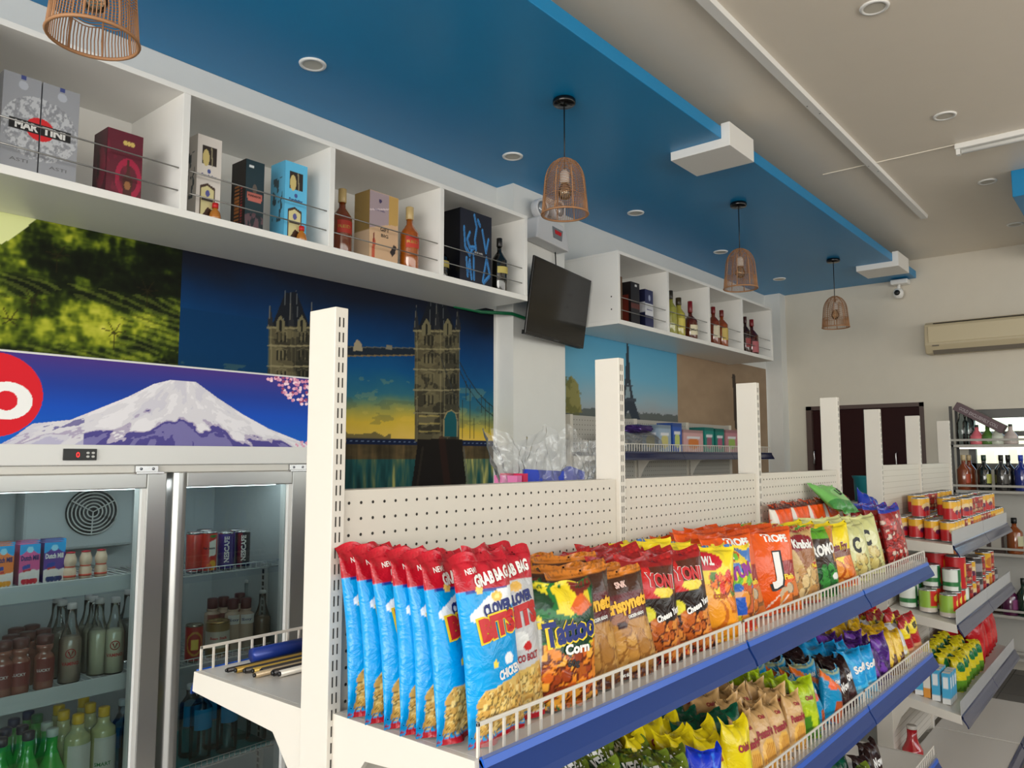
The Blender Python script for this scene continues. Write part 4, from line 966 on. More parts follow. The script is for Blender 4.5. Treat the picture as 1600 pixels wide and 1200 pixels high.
for i, (px, y, cc) in enumerate(((81, 2.385, (206, 222, 210)), (44, 2.375, (40, 40, 52)), (2, 2.375, (40, 40, 52)), (72, 2.45, (200, 216, 206)), (34, 2.44, (36, 36, 50)), (8, 2.45, (36, 40, 70)), (56, 2.51, (30, 120, 60)), (20, 2.52, (24, 40, 90)), (42, 2.56, (24, 40, 90)))):
    bottle('green_soda_bottle', 'bright green soda bottle with %s cap, %s' % ('pale' if cc[0] > 150 else ('green' if cc[1] > 100 else 'dark'), ['nearest the yellow caps', 'second in the front row', 'at the left picture edge', 'behind the pale capped front one', 'middle row, second from left', 'middle row, at the left edge', 'behind the middle row', 'back row left', 'back row right'][i]),
           px_x(px, 1160, y), y, LC, .215 if i in (0, 3) else .225, .034, (72, 196, 76), cc, (40, 130, 90) if i == 0 else None, .4, .52, GG, lab_rng=(.1, .38), cap_r=.44, cap_h=.10)
GW = 'water bottles at the right end of the third fridge shelf'
for i, (px, y) in enumerate(((205, 2.39), (190, 2.45), (208, 2.50))):
    bottle('water_bottle', ['clear water bottle with blue label beside the yellow caps, front', 'clear water bottle with blue label, second back', 'clear water bottle with blue label, rearmost by the door stile'][i], px_x(px, 1160, y), y, LC, .23, .032, (190, 224, 238), (200, 216, 224), (30, 120, 180), .42, .7, GW, lab_rng=(.42, .68), clearb=True, cap_r=.42, cap_h=.08)
# right door
cv = C01(60, 40, (210, 56, 30)); cv.poly([(.5, .38), (.5, .78), (.66, .86), (.66, .42)], (240, 238, 226)); cv.ell(.58, .14, .08, .14, (246, 190, 40)); cv.ell(.5, .1, .06, .1, (236, 110, 30)); cv.ell(.58, .93, .08, .04, (60, 130, 50))
can('juice_can', 'orange four-fruit juice can on the right door top shelf', px_x(325, 880, 2.385), 2.385, RA, .128, .0255, cv, txt='Four Seasons', tm_=blackp, tsz=.42, tz=.6)
can('juice_can', 'plain red-orange can left of the four-fruit can', px_x(303, 885, 2.40), 2.40, RA, .128, .0255, col=(196, 58, 36))
can('juice_can', 'red-orange can behind the four-fruit can', px_x(318, 880, 2.46), 2.46, RA, .128, .0255, col=(188, 60, 38))
cv = C01(40, 30, (70, 52, 132)); can('coffee_can', 'purple coffee can with upright white lettering', px_x(352, 878, 2.385), 2.385, RA, .122, .0245, cv, txt='NESCAFE', vert=True)
cv = C01(40, 30, (26, 20, 24)); cv.blend(abs(cv.X - .42) < .05, (150, 24, 34), .8); can('coffee_can', 'black coffee can with upright white lettering', px_x(378, 876, 2.385), 2.385, RA, .122, .0245, cv, txt='NESCAFE', vert=True)
can('coffee_can', 'second purple coffee can standing behind the lettered pair', px_x(366, 876, 2.45), 2.45, RA, .122, .0245, col=(84, 66, 140))
cv = C01(60, 40, (176, 28, 34)); cv.ell(.5, .5, .16, .36, (206, 150, 60)); cv.ell(.5, .5, .13, .30, (170, 30, 34)); cv.blend((abs(cv.X - .5) < .06) & (abs(cv.Y - .48) < .16), (230, 200, 80))
can('herbal_can', 'dark red herbal drink can with gold oval, second shelf', px_x(302, 1030, 2.385), 2.385, RB, .114, .0265, cv, lid=(180, 170, 150))
cv = C01(60, 40, (150, 120, 70)); cv.blend(abs(cv.Y - .5) < .26, (214, 206, 190)); can('cream_can', 'wide gold-rimmed cream can beside the herbal drink can', px_x(339, 1022, 2.39), 2.39, RB, .112, .037, cv, lid=(206, 170, 110), txt='Bean Stalk', tm_=redp, tsz=.3)
GC = 'chocolate soy bottles behind the right door'
for i, (px, y) in enumerate(((382, 2.40), (362, 2.42), (347, 2.48), (330, 2.48), (372, 2.50))):
    bottle('chocolate_soy_bottle', 'chocolate soy drink bottle with maroon cap, ' + ['front right', 'front, behind the gold-rimmed can', 'second row, middle', 'second row, left', 'second row, right'][i], px_x(px, 1015, y), y, RB, .168, .0265, (196, 168, 146), (92, 30, 36), (226, 224, 220) if i < 2 else (150, 80, 70), .7, .72, GC, lab_rng=(.52, .70), cap_r=.66, cap_h=.2, txt='Soy' if i < 2 else None, tm_=navyp)
bottle('soy_milk_bottle', 'clear glass bottle of brown drink at the right of the second shelf', px_x(408, 1010, 2.40), 2.40, RB, .185, .0285, (246, 250, 250), (200, 200, 200), None, .40, .52, None, clearb=True, liquid=(160, 124, 96), cap_r=.40, cap_h=.06)
bottle('soy_milk_bottle', 'empty-looking glass bottle behind the chocolate soy bottles', px_x(385, 1000, 2.56), 2.56, RB, .20, .0285, (240, 246, 246), (200, 200, 200), None, .40, .52, None, clearb=True, liquid=(120, 96, 80), cap_r=.40, cap_h=.06)
GH = 'clear water bottles on the teal mat'
for i, (px, y) in enumerate(((313, 2.40), (354, 2.40), (400, 2.42), (332, 2.47), (376, 2.48), (412, 2.50), (296, 2.46))):
    bottle('water_bottle', 'clear water bottle with bright blue label on the teal mat, ' + ['left in the front row', 'middle of the front row', 'right in the front row', 'left in the second row', 'middle of the second row', 'right in the second row', 'by the door stile'][i], px_x(px, 1150, y), y, RC + .003, .222, .033, (226, 242, 244), (220, 230, 234), (36, 150, 206), .42, .74, GH, lab_rng=(.44, .72), clearb=True, cap_r=.42, cap_h=.08, txt='WATER' if i == 99 else None)
# ================================================================ SNACK BAGS
film = painted('bag_film', .24, spec=.35, coat=.15, wr=.8)
film_m = painted('bag_film_matte', .42, spec=.4, wr=.35)
def bag_shape(w, h, d, seed, ear=.0, flop=.0):
    rs = np.random.RandomState(seed); ph = rs.rand(6) * 6.28
    def f(U, V, side=-1, off=0.0):
        """U -1..1 across, V 0..1 up"""
        Vp = np.clip((V - .055) / .89, 0, 1)
        hw = w / 2 * (1 - .085 * np.sin(np.pi * Vp) ** .8)
        x = hw * U
        body = (1 - np.abs(2 * Vp - 1) ** 3.2) ** .62
        edge = (1 - np.clip(np.abs(U), 0, 1) ** 2.8) ** .6
        near = np.exp(-(Vp / .13) ** 2) + np.exp(-((1 - Vp) / .13) ** 2)
        t = d / 2 * body * edge * (1 + .10 * np.sin(3.1 * U + ph[0] + 4 * V) + .07 * np.sin(9 * V + ph[1] + 2 * U))
        t = t + d * .075 * near * np.sin(11 * U + ph[2] + side) * (1 - U ** 4) * np.clip(body * 4, 0, 1)
        t = np.maximum(t, .0004)
        seal = np.clip((V - .93) / .07, 0, 1); low = np.clip((.07 - V) / .07, 0, 1)
        y = side * (t + off) + flop * seal ** 1.5 * h * .12 + (.009 * np.sin(3.2 * U + ph[3]) + .004 * np.sin(8 * U + ph[0])) * (seal + low)
        z = h * V + ear * np.abs(U) ** 3 * np.clip((V - .75) / .25, 0, 1) + h * .012 * np.sin(3 * U + ph[4]) * (V - .5) + h * .012 * np.sin(7 * U + ph[1]) * seal
        x = x + .01 * w * np.sin(8 * V + ph[5])
        return x, y, z
    return f
def bag(name, cv, back, w, h, d, seed, nx=22, ny=32, ear=0.0, flop=0.0, m=None):
    f = bag_shape(w, h, d, seed, ear, flop)
    def res(c):
        iy = np.linspace(0, c.n[1] - 1, ny).round().astype(int); ix = np.linspace(0, c.n[0] - 1, nx).round().astype(int)
        return c.c[iy][:, ix]
    U, V = np.meshgrid(np.linspace(-1, 1, nx), np.linspace(0, 1, ny))
    C = Canvas(0, 1, 0, 1, nx, ny * 2); C.c = np.concatenate([res(cv), res(back)[:, ::-1]])
    C.X = np.concatenate([U, -U]); C.Y = np.concatenate([V, V]); sd = np.concatenate([-np.ones_like(U), np.ones_like(U)])
    x, y, z = f(C.X, C.Y, sd)
    P = np.stack([x, y, z], -1).reshape(-1, 3).astype(np.float32); F = []
    i = np.arange((nx - 1) * (ny - 1)); r, c = i // (nx - 1), i % (nx - 1); a = r * nx + c
    F1 = np.stack([a, a + 1, a + nx + 1, a + nx], -1); F = np.concatenate([F1, F1 + nx * ny]).astype(np.int32)
    me = bpy.data.meshes.new(name); me.vertices.add(len(P)); me.vertices.foreach_set('co', P.ravel())
    me.loops.add(F.size); me.loops.foreach_set('vertex_index', F.ravel()); me.polygons.add(len(F))
    me.polygons.foreach_set('loop_start', (np.arange(len(F)) * 4).astype(np.int32)); me.update(calc_edges=True)
    me.polygons.foreach_set('use_smooth', np.ones(len(F), bool))
    at = me.color_attributes.new('paint', 'FLOAT_COLOR', 'POINT'); cc = np.ones((len(P), 4), np.float32)
    cc[:, :3] = lin(np.clip(C.c.reshape(-1, 3), 0, 255)); at.data.foreach_set('color', cc.ravel()); me.materials.append(m or film)
    import bmesh
    bm = bmesh.new(); bm.from_mesh(me); bmesh.ops.remove_doubles(bm, verts=bm.verts, dist=.0012); bm.to_mesh(me); bm.free()
    o = bpy.data.objects.new(name, me); COL.objects.link(o); WL[o.name] = Vector((0, 0, 0))
    def fn(u0, v0, sc=1.0):                    # lettering laid on the front, origin at (u0, v0)
        def g(a, b):
            U_ = np.array(u0 + a / (w / 2)); V_ = np.array(v0 + b / h)
            x, y, z = f(np.clip(U_, -1, 1), np.clip(V_, 0, 1), -1, .0014 * sc); return (float(x), float(y), float(z))
        return g
    return o, fn
def pieces(cv, y0, y1, cols, n, sz, seed, x0=0.0, x1=1.0, asp=1.0, edge=None):
    rs = np.random.RandomState(seed)
    for k in range(n):
        x, y = x0 + rs.rand() * (x1 - x0), y0 + rs.rand() * (y1 - y0); s = sz * (.7 + .6 * rs.rand())
        c = cols[rs.randint(len(cols))]
        cv.ell(x, y, s * 1.15, s * 1.15 * asp, edge or tuple(int(v * .6) for v in c)); cv.ell(x - .15 * s, y + .1 * s, s, s * asp, c)
def seals(cv, c, lo=.04, hi=.96): cv.blend((cv.Y < lo) | (cv.Y > hi), c); return cv
T = {}
# 1: sky blue popcorn bag
NB = 84, 168
cv = Canvas(0, 1, 0, 1, *NB, bg=(0, 154, 222))
cv.blend(cv.Y > .80, (184, 22, 42)); cv.blend((cv.Y > .79) & (cv.Y < .80), (20, 60, 150))
cv.poly([(.02, .66), (.2, .63), (.98, .70), (.98, .80), (.60, .79)], (232, 236, 240)); cv.ell(.32, .80, .07, .025, (246, 210, 110)); cv.ell(.62, .755, .10, .03, (236, 190, 70)); cv.ell(.62, .755, .05, .015, (252, 222, 130))
cv.ell(.42, .40, .05, .02, (244, 220, 80)); cv.ell(.72, .41, .10, .03, (236, 240, 246))
cv.poly([(.12, .04), (.12, .24), (.2, .275), (.98, .32), (.98, .04)], (214, 180, 104)); pieces(cv, .05, .27, [(236, 206, 132), (222, 184, 100), (206, 160, 80)], 300, .035, 3, .14, .98, .42)
seals(cv, (170, 20, 36), .035, 1.1); cv.blend(cv.X < .10, (0, 150, 220)); cv.blend((cv.X < .10) & (cv.Y > .80), (172, 18, 36))
bk = Canvas(0, 1, 0, 1, 20, 40, bg=(0, 150, 220)); bk.blend(bk.Y > .80, (170, 20, 38)); seals(bk, (170, 20, 36), .035)
def clover(big):
    o, fn = bag('popcorn_bag', cv, bk, .118, .278, .036, 5, 56, 120, flop=.25)
    text('NEW!', o, fn(-.50, .905), .012, whitep, width=.022, shear=.2, rot=.1); text('GRAB BAG', o, fn(.16, .865), .025, whitep, width=.078, bold=.05, rot=.16)
    text('CLOVER', o, fn(.20, .695), .023, navyp, width=.066, bold=.06, rot=.12); text('BITS', o, fn(.12, .60), .043, yelp, width=.092, bold=.12, rot=.10); text('BITS', o, fn(.12, .60, 1.8), .041, redp, width=.084, bold=.075, rot=.10)
    text('CHICKEN', o, fn(.40, .345), .018, whitep, width=.058, bold=.05, rot=.10)
    return o
T['blue'] = clover(True)
cw = Canvas(0, 1, 0, 1, *NB, bg=(196, 196, 198)); cw.blend(cw.Y > .80, (184, 22, 42)); cw.ell(.5, .765, .14, .03, (230, 180, 80)); cw.ell(.45, .46, .2, .05, (226, 226, 224)); cw.ell(.62, .42, .09, .025, (196, 40, 40))
cw.poly([(.05, .04), (.05, .26), (.3, .29), (.98, .33), (.98, .04)], (208, 174, 100)); pieces(cw, .05, .28, [(232, 202, 128), (216, 180, 96), (200, 154, 78)], 280, .035, 8, .05, .98, .42); seals(cw, (170, 20, 36), .035, 1.1)
o, fn = bag('popcorn_bag', cw, bk, .118, .278, .036, 6, 56, 120, flop=.2); T['taco'] = o
text('GRAB BAG', o, fn(.1, .865), .025, whitep, width=.078, bold=.05, rot=.14); text('CLOVER', o, fn(.10, .70), .022, navyp, width=.07, bold=.06, rot=.12); text('BITS', o, fn(.1, .60), .042, redp, width=.092, bold=.08, rot=.10); text('TACO BOLT', o, fn(.1, .36), .015, mat('print_maroon', (150, 24, 40), .5), width=.066, bold=.04, rot=.08)
def chip(key, name, w, h, d, seed, paint, txts, back, nx=48, ny=66, ear=.006, flop=.2, m=None):
    c = Canvas(0, 1, 0, 1, 72, 108); paint(c); b = Canvas(0, 1, 0, 1, 12, 16, bg=back)
    o, fn = bag(name, c, b, w, h, d, seed, nx, ny, ear, flop, m)
    for i_, (tx, u, v, sz, m_, wd, ro) in enumerate(txts): text(tx, o, fn(u, v, 1 + .5 * i_), sz, m_, width=wd, bold=.05, rot=ro)
    T[key] = o; return o
def p_tat(c):
    c.c[:] = (30, 110, 50); n = vnoise(c.X.shape, 4, 6, 5, 3)
    c.blend(c.Y < .45, (170, 84, 20)); pieces(c, .04, .5, [(224, 132, 36), (206, 96, 30), (236, 168, 60), (150, 60, 24)], 90, .07, 6, asp=.6, edge=(96, 36, 14))
    c.blend((c.Y > .5) & (n > .55), (232, 206, 40)); c.blend((c.Y > .45) & (n < .38), (16, 60, 34)); c.poly([(.55, .78), (.75, .92), (.95, .78), (.95, .6)], (212, 96, 36)); c.poly([(.12, .72), (.1, .55), (.5, .40), (.98, .55), (.98, .82), (.6, .70)], (24, 60, 40))
    c.line([(.1, .74), (.3, .5), (.95, .6)], .03, (236, 214, 60)); c.poly([(0, .98), (.3, .9), (.35, 1), (0, 1)], (236, 220, 50)); c.poly([(.6, 1), (.7, .88), (1, .95), (1, 1)], (120, 40, 30)); c.blend((c.X < .12) & (c.Y < .7) & (c.Y > .2), (186, 186, 184))
chip('tatto', 'corn_snack_bag', .148, .205, .045, 11, p_tat, [('Tattoo', .06, .62, .058, yelp, .130, .12), ('Tattoo', .06, .62, .050, navyp, .118, .12), ('Corn', .25, .47, .022, whitep, .06, .05), ('60g', .1, .36, .015, blackp, .03, 0)], (24, 96, 46))
def p_crs(c):
    c.c[:] = (92, 24, 28); c.blend(c.Y > .78, (66, 36, 22)); c.blend(c.Y > .93, (206, 122, 40)); c.blend((c.Y > .77) & (c.Y < .785), (196, 180, 60)); c.blend(c.Y < .56, (84, 52, 46))
    c.poly([(.08, .5), (.3, .55), (.98, .52), (.98, .12), (.84, .04), (.7, .10), (.5, .05), (.3, .12), (.12, .16)], (176, 124, 58)); pieces(c, .12, .46, [(196, 146, 74), (182, 130, 60), (168, 116, 54)], 26, .12, 9, .18, .95, .55, (140, 92, 40)); c.ell(.35, .55, .16, .06, (150, 96, 66)); c.ell(.36, .5, .1, .04, (60, 26, 24)); seals(c, (70, 34, 28), .04, 2)
chip('crispy', 'corn_chip_bag', .146, .212, .045, 12, p_crs, [('crispynets', .10, .685, .034, mat('print_gold', (244, 186, 44), .5), .125, .06), ('CHICKEN ASADO', .35, .565, .008, whitep, .05, .05), ('SNK', .0, .86, .016, mat('print_pinkw', (226, 190, 180), .5), .028, 0), ('Net wt 60g', -.3, .045, .010, whitep, .04, 0)], (150, 90, 40))
def p_chz(c):
    c.c[:] = (36, 22, 18); c.blend((c.Y > .60) & (c.X < .55), (206, 30, 30)); c.blend((c.Y > .62) & (c.X > .5), (84, 36, 22)); c.blend(c.Y > .9, (150, 24, 26)); c.ell(.66, .66, .2, .05, (236, 206, 50)); c.ell(.35, .46, .13, .07, (230, 220, 60))
    pieces(c, .05, .42, [(206, 116, 44), (184, 92, 34), (222, 140, 60)], 46, .075, 10, .2, 1, .7, (90, 36, 16)); c.blend((c.X < .17) & (c.Y < .58), (20, 18, 20)); c.blend((abs(c.X - .14) < .03) & (c.Y < .55), (206, 206, 206))
chip('cheese', 'cheese_snack_bag', .152, .215, .045, 13, p_chz, [('YONI', .25, .77, .038, whitep, .085, -.1), ('YONI', .25, .77, .036, redp, .08, -.1), ('Cheese Yang', .45, .46, .018, whitep, .075, .3), ('W.L', -.55, .87, .014, whitep, .022, 0)], (190, 30, 30))
def p_crn(c):
    c.c[:] = (240, 214, 40); c.ell(.42, .84, .26, .10, (196, 26, 44)); pieces(c, .04, .50, [(238, 156, 36), (244, 180, 60), (226, 130, 30)], 22, .17, 12, .2, .95, .7, (190, 100, 20)); pieces(c, .55, .68, [(212, 50, 30), (240, 120, 40), (90, 130, 50)], 26, .05, 13, .45, .95, 1.2); c.blend(c.X < .08, (230, 200, 30))
chip('corn', 'corn_snack_bag', .15, .212, .045, 14, p_crn, [('W.L', -.15, .85, .026, whitep, .034, 0), ('CORN', .2, .48, .014, mat('print_rust', (170, 70, 20), .5), .04, 0)], (236, 206, 40))
def p_kid(c):
    c.c[:] = (238, 208, 50); c.ell(.3, .88, .3, .08, (196, 28, 44)); pieces(c, .1, .5, [(232, 150, 60), (206, 96, 50)], 20, .12, 15, .55, 1, .8); n = vnoise(c.X.shape, 4, 8, 16, 2); c.blend((n > .6) & (c.Y > .45), (120, 190, 60)); c.blend((n < .4) & (c.Y > .5), (70, 120, 190))
    c.ell(.42, .46, .13, .06, (234, 180, 140)); c.ell(.42, .51, .15, .045, (60, 110, 190)); c.poly([(.25, .2), (.3, .41), (.6, .41), (.66, .2)], (40, 90, 190)); c.blend(c.Y < .14, (206, 60, 40))
chip('kid', 'snack_bag', .14, .21, .042, 15, p_kid, [('W.L', -.3, .88, .022, whitep, .03, 0), ('YUM', .1, .70, .040, mat('print_violet', (150, 40, 150), .5), .09, .2)], (232, 200, 50))
def p_org(c):
    c.c[:] = (230, 90, 18); pieces(c, .05, .30, [(240, 170, 90), (220, 120, 50), (200, 180, 150)], 16, .1, 17, .5, 1, .8); c.poly([(.45, .62), (.6, .45), (.95, .4), (.95, .6)], (150, 24, 24)); c.line([(.3, .1), (.5, .22)], .02, (250, 220, 200)); c.line([(.5, .08), (.7, .2)], .02, (250, 220, 200)); seals(c, (196, 70, 20), .05, .95)
chip('orange', 'orange_chip_bag', .19, .22, .05, 16, p_org, [('TROPE', .25, .88, .026, whitep, .09, -.06), ('J', .0, .56, .10, blackp, .062, 0), ('J', .0, .56, .09, whitep, .045, 0), ('Fish', .5, .42, .018, yelp, .04, 0)], (206, 84, 24))
def p_kar(c):
    c.c[:] = (206, 170, 110); c.ell(.5, .80, .4, .13, (130, 20, 34)); c.poly([(.2, .7), (.4, .45), (.9, .6), (.85, .75)], (150, 90, 40)); pieces(c, .04, .42, [(210, 170, 110), (190, 140, 80), (226, 196, 140)], 30, .09, 19, .1, 1, .8); c.ell(.8, .5, .14, .05, (180, 30, 30)); seals(c, (150, 40, 40), .03, .97)
chip('kara', 'cracker_bag', .15, .21, .045, 17, p_kar, [('Kirabok', .0, .80, .032, whitep, .095, -.05), ('Fish', .5, .5, .014, yelp, .03, 0)], (190, 150, 90))
def p_rom(c):
    c.c[:] = (58, 40, 30); c.blend(c.Y > .85, (90, 160, 40)); pieces(c, .04, .42, [(40, 110, 50), (60, 140, 60), (30, 80, 40)], 30, .09, 20, .2, 1, .8); c.blend((c.Y > .5) & (c.X > .8), (186, 120, 40)); c.ell(.8, .3, .1, .05, (236, 236, 230))
chip('romo', 'green_chip_bag', .15, .205, .045, 18, p_rom, [('ROMO', .05, .68, .042, whitep, .11, .12)], (80, 150, 40))
def p_pot(c):
    c.c[:] = (240, 214, 30); pieces(c, .06, .42, [(226, 120, 40), (236, 150, 60)], 12, .15, 22, .3, 1, .7, (180, 80, 20)); c.poly([(.2, .45), (.5, .62), (.95, .6), (.95, .5), (.5, .5)], (120, 60, 30)); c.blend(c.Y < .12, (214, 90, 40))
chip('potato', 'potato_chip_bag', .19, .20, .055, 19, p_pot, [('Potato Fry', .15, .66, .034, whitep, .105, .06), ('Potato Fry', .15, .66, .032, mat('print_brownred', (120, 30, 40), .5), .10, .06)], (236, 208, 30), ear=.014, flop=.5)
def p_pal(c): c.c[:] = (206, 206, 140); c.ell(.5, .6, .3, .14, (222, 220, 170)); pieces(c, .06, .4, [(196, 170, 90), (214, 196, 120)], 14, .1, 24, .2, 1, .8)
chip('pale', 'cracker_bag', .18, .20, .05, 20, p_pal, [('C', -.1, .62, .07, blackp, .045, 0)], (204, 204, 140), ear=.012)
def p_red(c): c.c[:] = (140, 30, 30); pieces(c, .04, .85, [(220, 196, 180), (196, 60, 50), (160, 40, 40)], 90, .06, 26, asp=.6); c.blend(c.Y > .9, (40, 60, 160))
chip('redpat', 'patterned_snack_bag', .15, .24, .05, 21, p_red, [], (130, 30, 30), ear=.01)
def p_big(c): c.c[:] = (232, 84, 20); c.blend(c.X < .16, (226, 220, 210)); c.poly([(.55, .5), (.7, .7), (.95, .7), (.95, .3), (.6, .3)], (70, 30, 24)); c.blend(c.Y > .92, (84, 34, 30))
chip('bigorange', 'orange_chip_bag', .158, .262, .05, 22, p_big, [], (224, 80, 22), ear=.01, flop=.5)
def p_grn(c): c.c[:] = (120, 190, 100); c.ell(.6, .5, .3, .2, (150, 206, 130)); c.blend(c.Y < .3, (70, 140, 70))
chip('mint', 'green_chip_bag', .19, .16, .05, 23, p_grn, [('LF', .3, .6, .04, blackp, .04, .3)], (110, 180, 90))
def p_blu(c): c.c[:] = (22, 50, 160); c.ell(.5, .4, .3, .2, (60, 100, 200)); c.blend((abs(c.Y - .6) < .04), (200, 210, 230))
chip('royal', 'blue_chip_bag', .15, .2, .05, 24, p_blu, [], (20, 44, 150), flop=.5)
for o in T.values(): o.location = (0, 0, -5)
used = set(); BN = {}
LABEL_SH1 = {}
def put(key, x, y, z, rx, ry, rz, label, cat, group, strip_text=False, sc=1.0):
    src = T[key]
    if key not in used:
        used.add(key); o = src
    else:
        o = src.copy(); COL.objects.link(o)
        if not strip_text:
            for ch in TXT[key]: c = ch.copy(); COL.objects.link(c); c.parent = o
    o.location = (x, y, z); o.rotation_euler = (rx, ry, rz); o.scale = (sc, sc, sc)
    tag(o, label, cat, group); return o
TXT = {}
allp = [c for c in bpy.data.objects if c.parent is not None]
for k, o in T.items(): TXT[k] = [c for c in allp if c.parent == o]
rr = random.Random(11)
ROW = ['front row', 'second row', 'third row', 'fourth row', 'fifth row', 'back row']
# narrow blue popcorn bags: one file of seven at the left end, a grey one beside
BG = 'snack bags on the top gondola shelf'
fx = [.928, .902, .906, .897, .904, .896, .900]
fy = [.800, .846, .884, .918, .956, 1.002, 1.046]
for i in range(7):
    put('blue', fx[i], fy[i], D1 + .004, -.14 - .02 * ((i * 2) % 3), [-.02, .03, 0, .02, -.02, .02, 0][i], [-.10, .02, -.18, -.02, -.14, .04, -.06][i], 'narrow sky blue popcorn bag with red top, %s in the file from the front' % ORD[i], 'snack bag', 'blue popcorn bags at the end of the shelf')
for i in range(2):
    put('taco', 1.006 + .012 * i, .822 + .05 * i, D1 + .004, -.13, 0, -.10, 'narrow grey popcorn bag with red top right of the blue ones, %s' % ROW[i], 'snack bag', 'grey popcorn bags', strip_text=i > 1)
cols = [('tatto', 1.035, .925, 3, 'green and orange corn snack bag, left column'), ('tatto', 1.118, .812, 6, 'green and orange corn snack bag, right column'),
        ('crispy', 1.222, .830, 5, 'maroon and tan corn chip bag, left column'), ('crispy', 1.338, .816, 6, 'maroon and tan corn chip bag, right column'),
        ('cheese', 1.452, .830, 5, 'red and black cheese snack bag, left column'), ('cheese', 1.568, .818, 6, 'red and black cheese snack bag, right column'),
        ('corn', 1.70, .822, 6, 'bright yellow corn snack bag'), ('kid', 1.835, .820, 6, 'yellow snack bag with a blue capped child'),
        ('orange', 1.955, .862, 4, 'orange snack bag, left column'), ('orange', 2.125, .838, 5, 'orange snack bag, right column'), ('kara', 2.315, .824, 6, 'tan cracker bag with dark red oval'),
        ('romo', 2.455, .824, 6, 'brown and green chip bag'), ('potato', 2.635, .836, 4, 'yellow potato chip bag with pointed corners'), ('pale', 2.86, .834, 4, 'pale yellow-green cracker bag'), ('pale', 3.05, .85, 3, 'pale yellow-green cracker bag, second column'), ('redpat', 3.36, .826, 3, 'red patterned snack bag at the far end')]
for key, x, ys, rows, desc in cols:
    for i in range(rows):
        y = ys + .0465 * i
        if y > 1.062: continue
        put(key, x + rr.uniform(-.008, .008), y, D1 + .004, -.16 + rr.uniform(-.05, .05), rr.uniform(-.11, .04), -.36 + rr.uniform(-.14, .12), desc + ', ' + ROW[i], 'snack bag', BG, strip_text=i > 1, sc=1 + rr.uniform(-.04, .05))
for i, x in enumerate((2.745, 2.92, 3.09, 3.26, 3.43)):
    put('bigorange', x, 1.035, D1 + .004, -.10, 0, -.12, 'tall plain orange chip bag standing at the back, %s from left' % ORD[i], 'snack bag', 'orange chip bags at the back')
put('mint', 3.20, .96, D1 + .215, -.9, .1, -.2, 'mint green chip bag lying on top of the tall orange bags', 'snack bag', BG)
put('royal', 3.42, .93, D1 + .10, -.35, .35, -.3, 'royal blue chip bag slumped over the far end of the shelf', 'snack bag', BG)
# ---- second shelf: small bags, six deep
def small(key, name, seed, paint, txts, back, w=.092, h=.148, d=.045, ear=.010, flop=.6): chip(key, name, w, h, d, seed, paint, txts, back, 24, 34, ear, flop)
def plain(a, b, c2, yy=.45):
    def f(c): c.c[:] = a; c.blend(c.Y < yy, b); n = vnoise(c.X.shape, 5, 7, int(a[0] + b[1]), 2); c.blend(n > .62, c2)
    return f
T0 = set(T)
def s_veg(c): c.c[:] = (22, 62, 24); c.blend(c.Y > .9, (110, 130, 40)); n = vnoise(c.X.shape, 4, 5, 60, 2); c.blend(n > .6, (80, 90, 20)); c.blend(n < .36, (12, 34, 18)); c.blend(c.Y < .3, (150, 130, 30))
small('veg', 'vegetable_snack_bag', 31, s_veg, [('VEGAN', .0, .84, .032, whitep, .074, .14)], (18, 56, 26))
small('yel', 'yellow_snack_bag', 32, plain((226, 204, 20), (226, 190, 20), (232, 214, 40)), [('Oishi', .0, .72, .020, mat('print_maroon', (150, 24, 40), .5), .042, .1)], (220, 198, 20), ear=.018)
small('teal', 'dark_green_snack_bag', 33, plain((8, 74, 54), (10, 60, 40), (14, 92, 66)), [('Oishi', 0, .75, .018, mat('print_pinkw', (226, 190, 180), .5), .036, .1)], (8, 70, 50))
small('blu2', 'blue_snack_bag', 34, plain((16, 50, 190), (20, 40, 160), (40, 110, 220)), [('Ridges', .1, .5, .020, orangep, .06, .3)], (16, 46, 180), ear=.02)
def s_tan(c):
    c.c[:] = (206, 164, 108); c.ell(.55, .26, .42, .24, (232, 180, 84))
    for k in range(8): c.line([(.2 + .09 * k, .06), (.25 + .08 * k, .42)], .025, (190, 120, 40))
small('tan', 'potato_stick_bag', 35, s_tan, [('Oishi', .1, .84, .012, mat('print_maroon', (150, 24, 40), .5), .026, 0), ('PotatoFries', .05, .60, .026, mat('print_maroon', (150, 24, 40), .5), .076, .12)], (200, 158, 104), ear=.016)
small('lime', 'lime_snack_bag', 36, plain((160, 186, 20), (70, 130, 30), (186, 206, 40)), [('Oishi', 0, .74, .015, mat('print_maroon', (150, 24, 40), .5), .03, 0)], (150, 180, 24), ear=.014)
def s_cy(c): c.c[:] = (16, 140, 190); c.line([(0, .9), (1, .6)], .12, (224, 110, 30)); c.ell(.35, .72, .2, .08, (236, 96, 40)); c.blend((c.Y < .45) & (c.X > .4), (176, 80, 36)); c.blend(c.Y > .93, (170, 180, 140))
small('cyan', 'cyan_snack_bag', 37, s_cy, [('Oishi', .3, .8, .013, whitep, .028, 0)], (16, 136, 190), ear=.02)
small('brown', 'dark_brown_snack_bag', 38, plain((38, 18, 18), (60, 24, 24), (50, 26, 24)), [('Wow', .15, .62, .038, whitep, .06, .2)], (34, 16, 16))
small('lblue', 'light_blue_snack_bag', 39, plain((20, 150, 214), (120, 190, 220), (60, 176, 226), .3), [('Soft', .2, .66, .03, whitep, .06, .2)], (18, 146, 210))
small('purp', 'purple_snack_bag', 40, plain((66, 26, 110), (52, 20, 86), (110, 60, 160)), [], (62, 24, 104))
small('gold', 'gold_snack_bag', 41, plain((206, 160, 24), (90, 50, 20), (230, 190, 60)), [], (200, 150, 20))
small('white', 'silver_snack_bag', 42, plain((196, 196, 196), (206, 190, 120), (220, 220, 224)), [], (190, 190, 190))
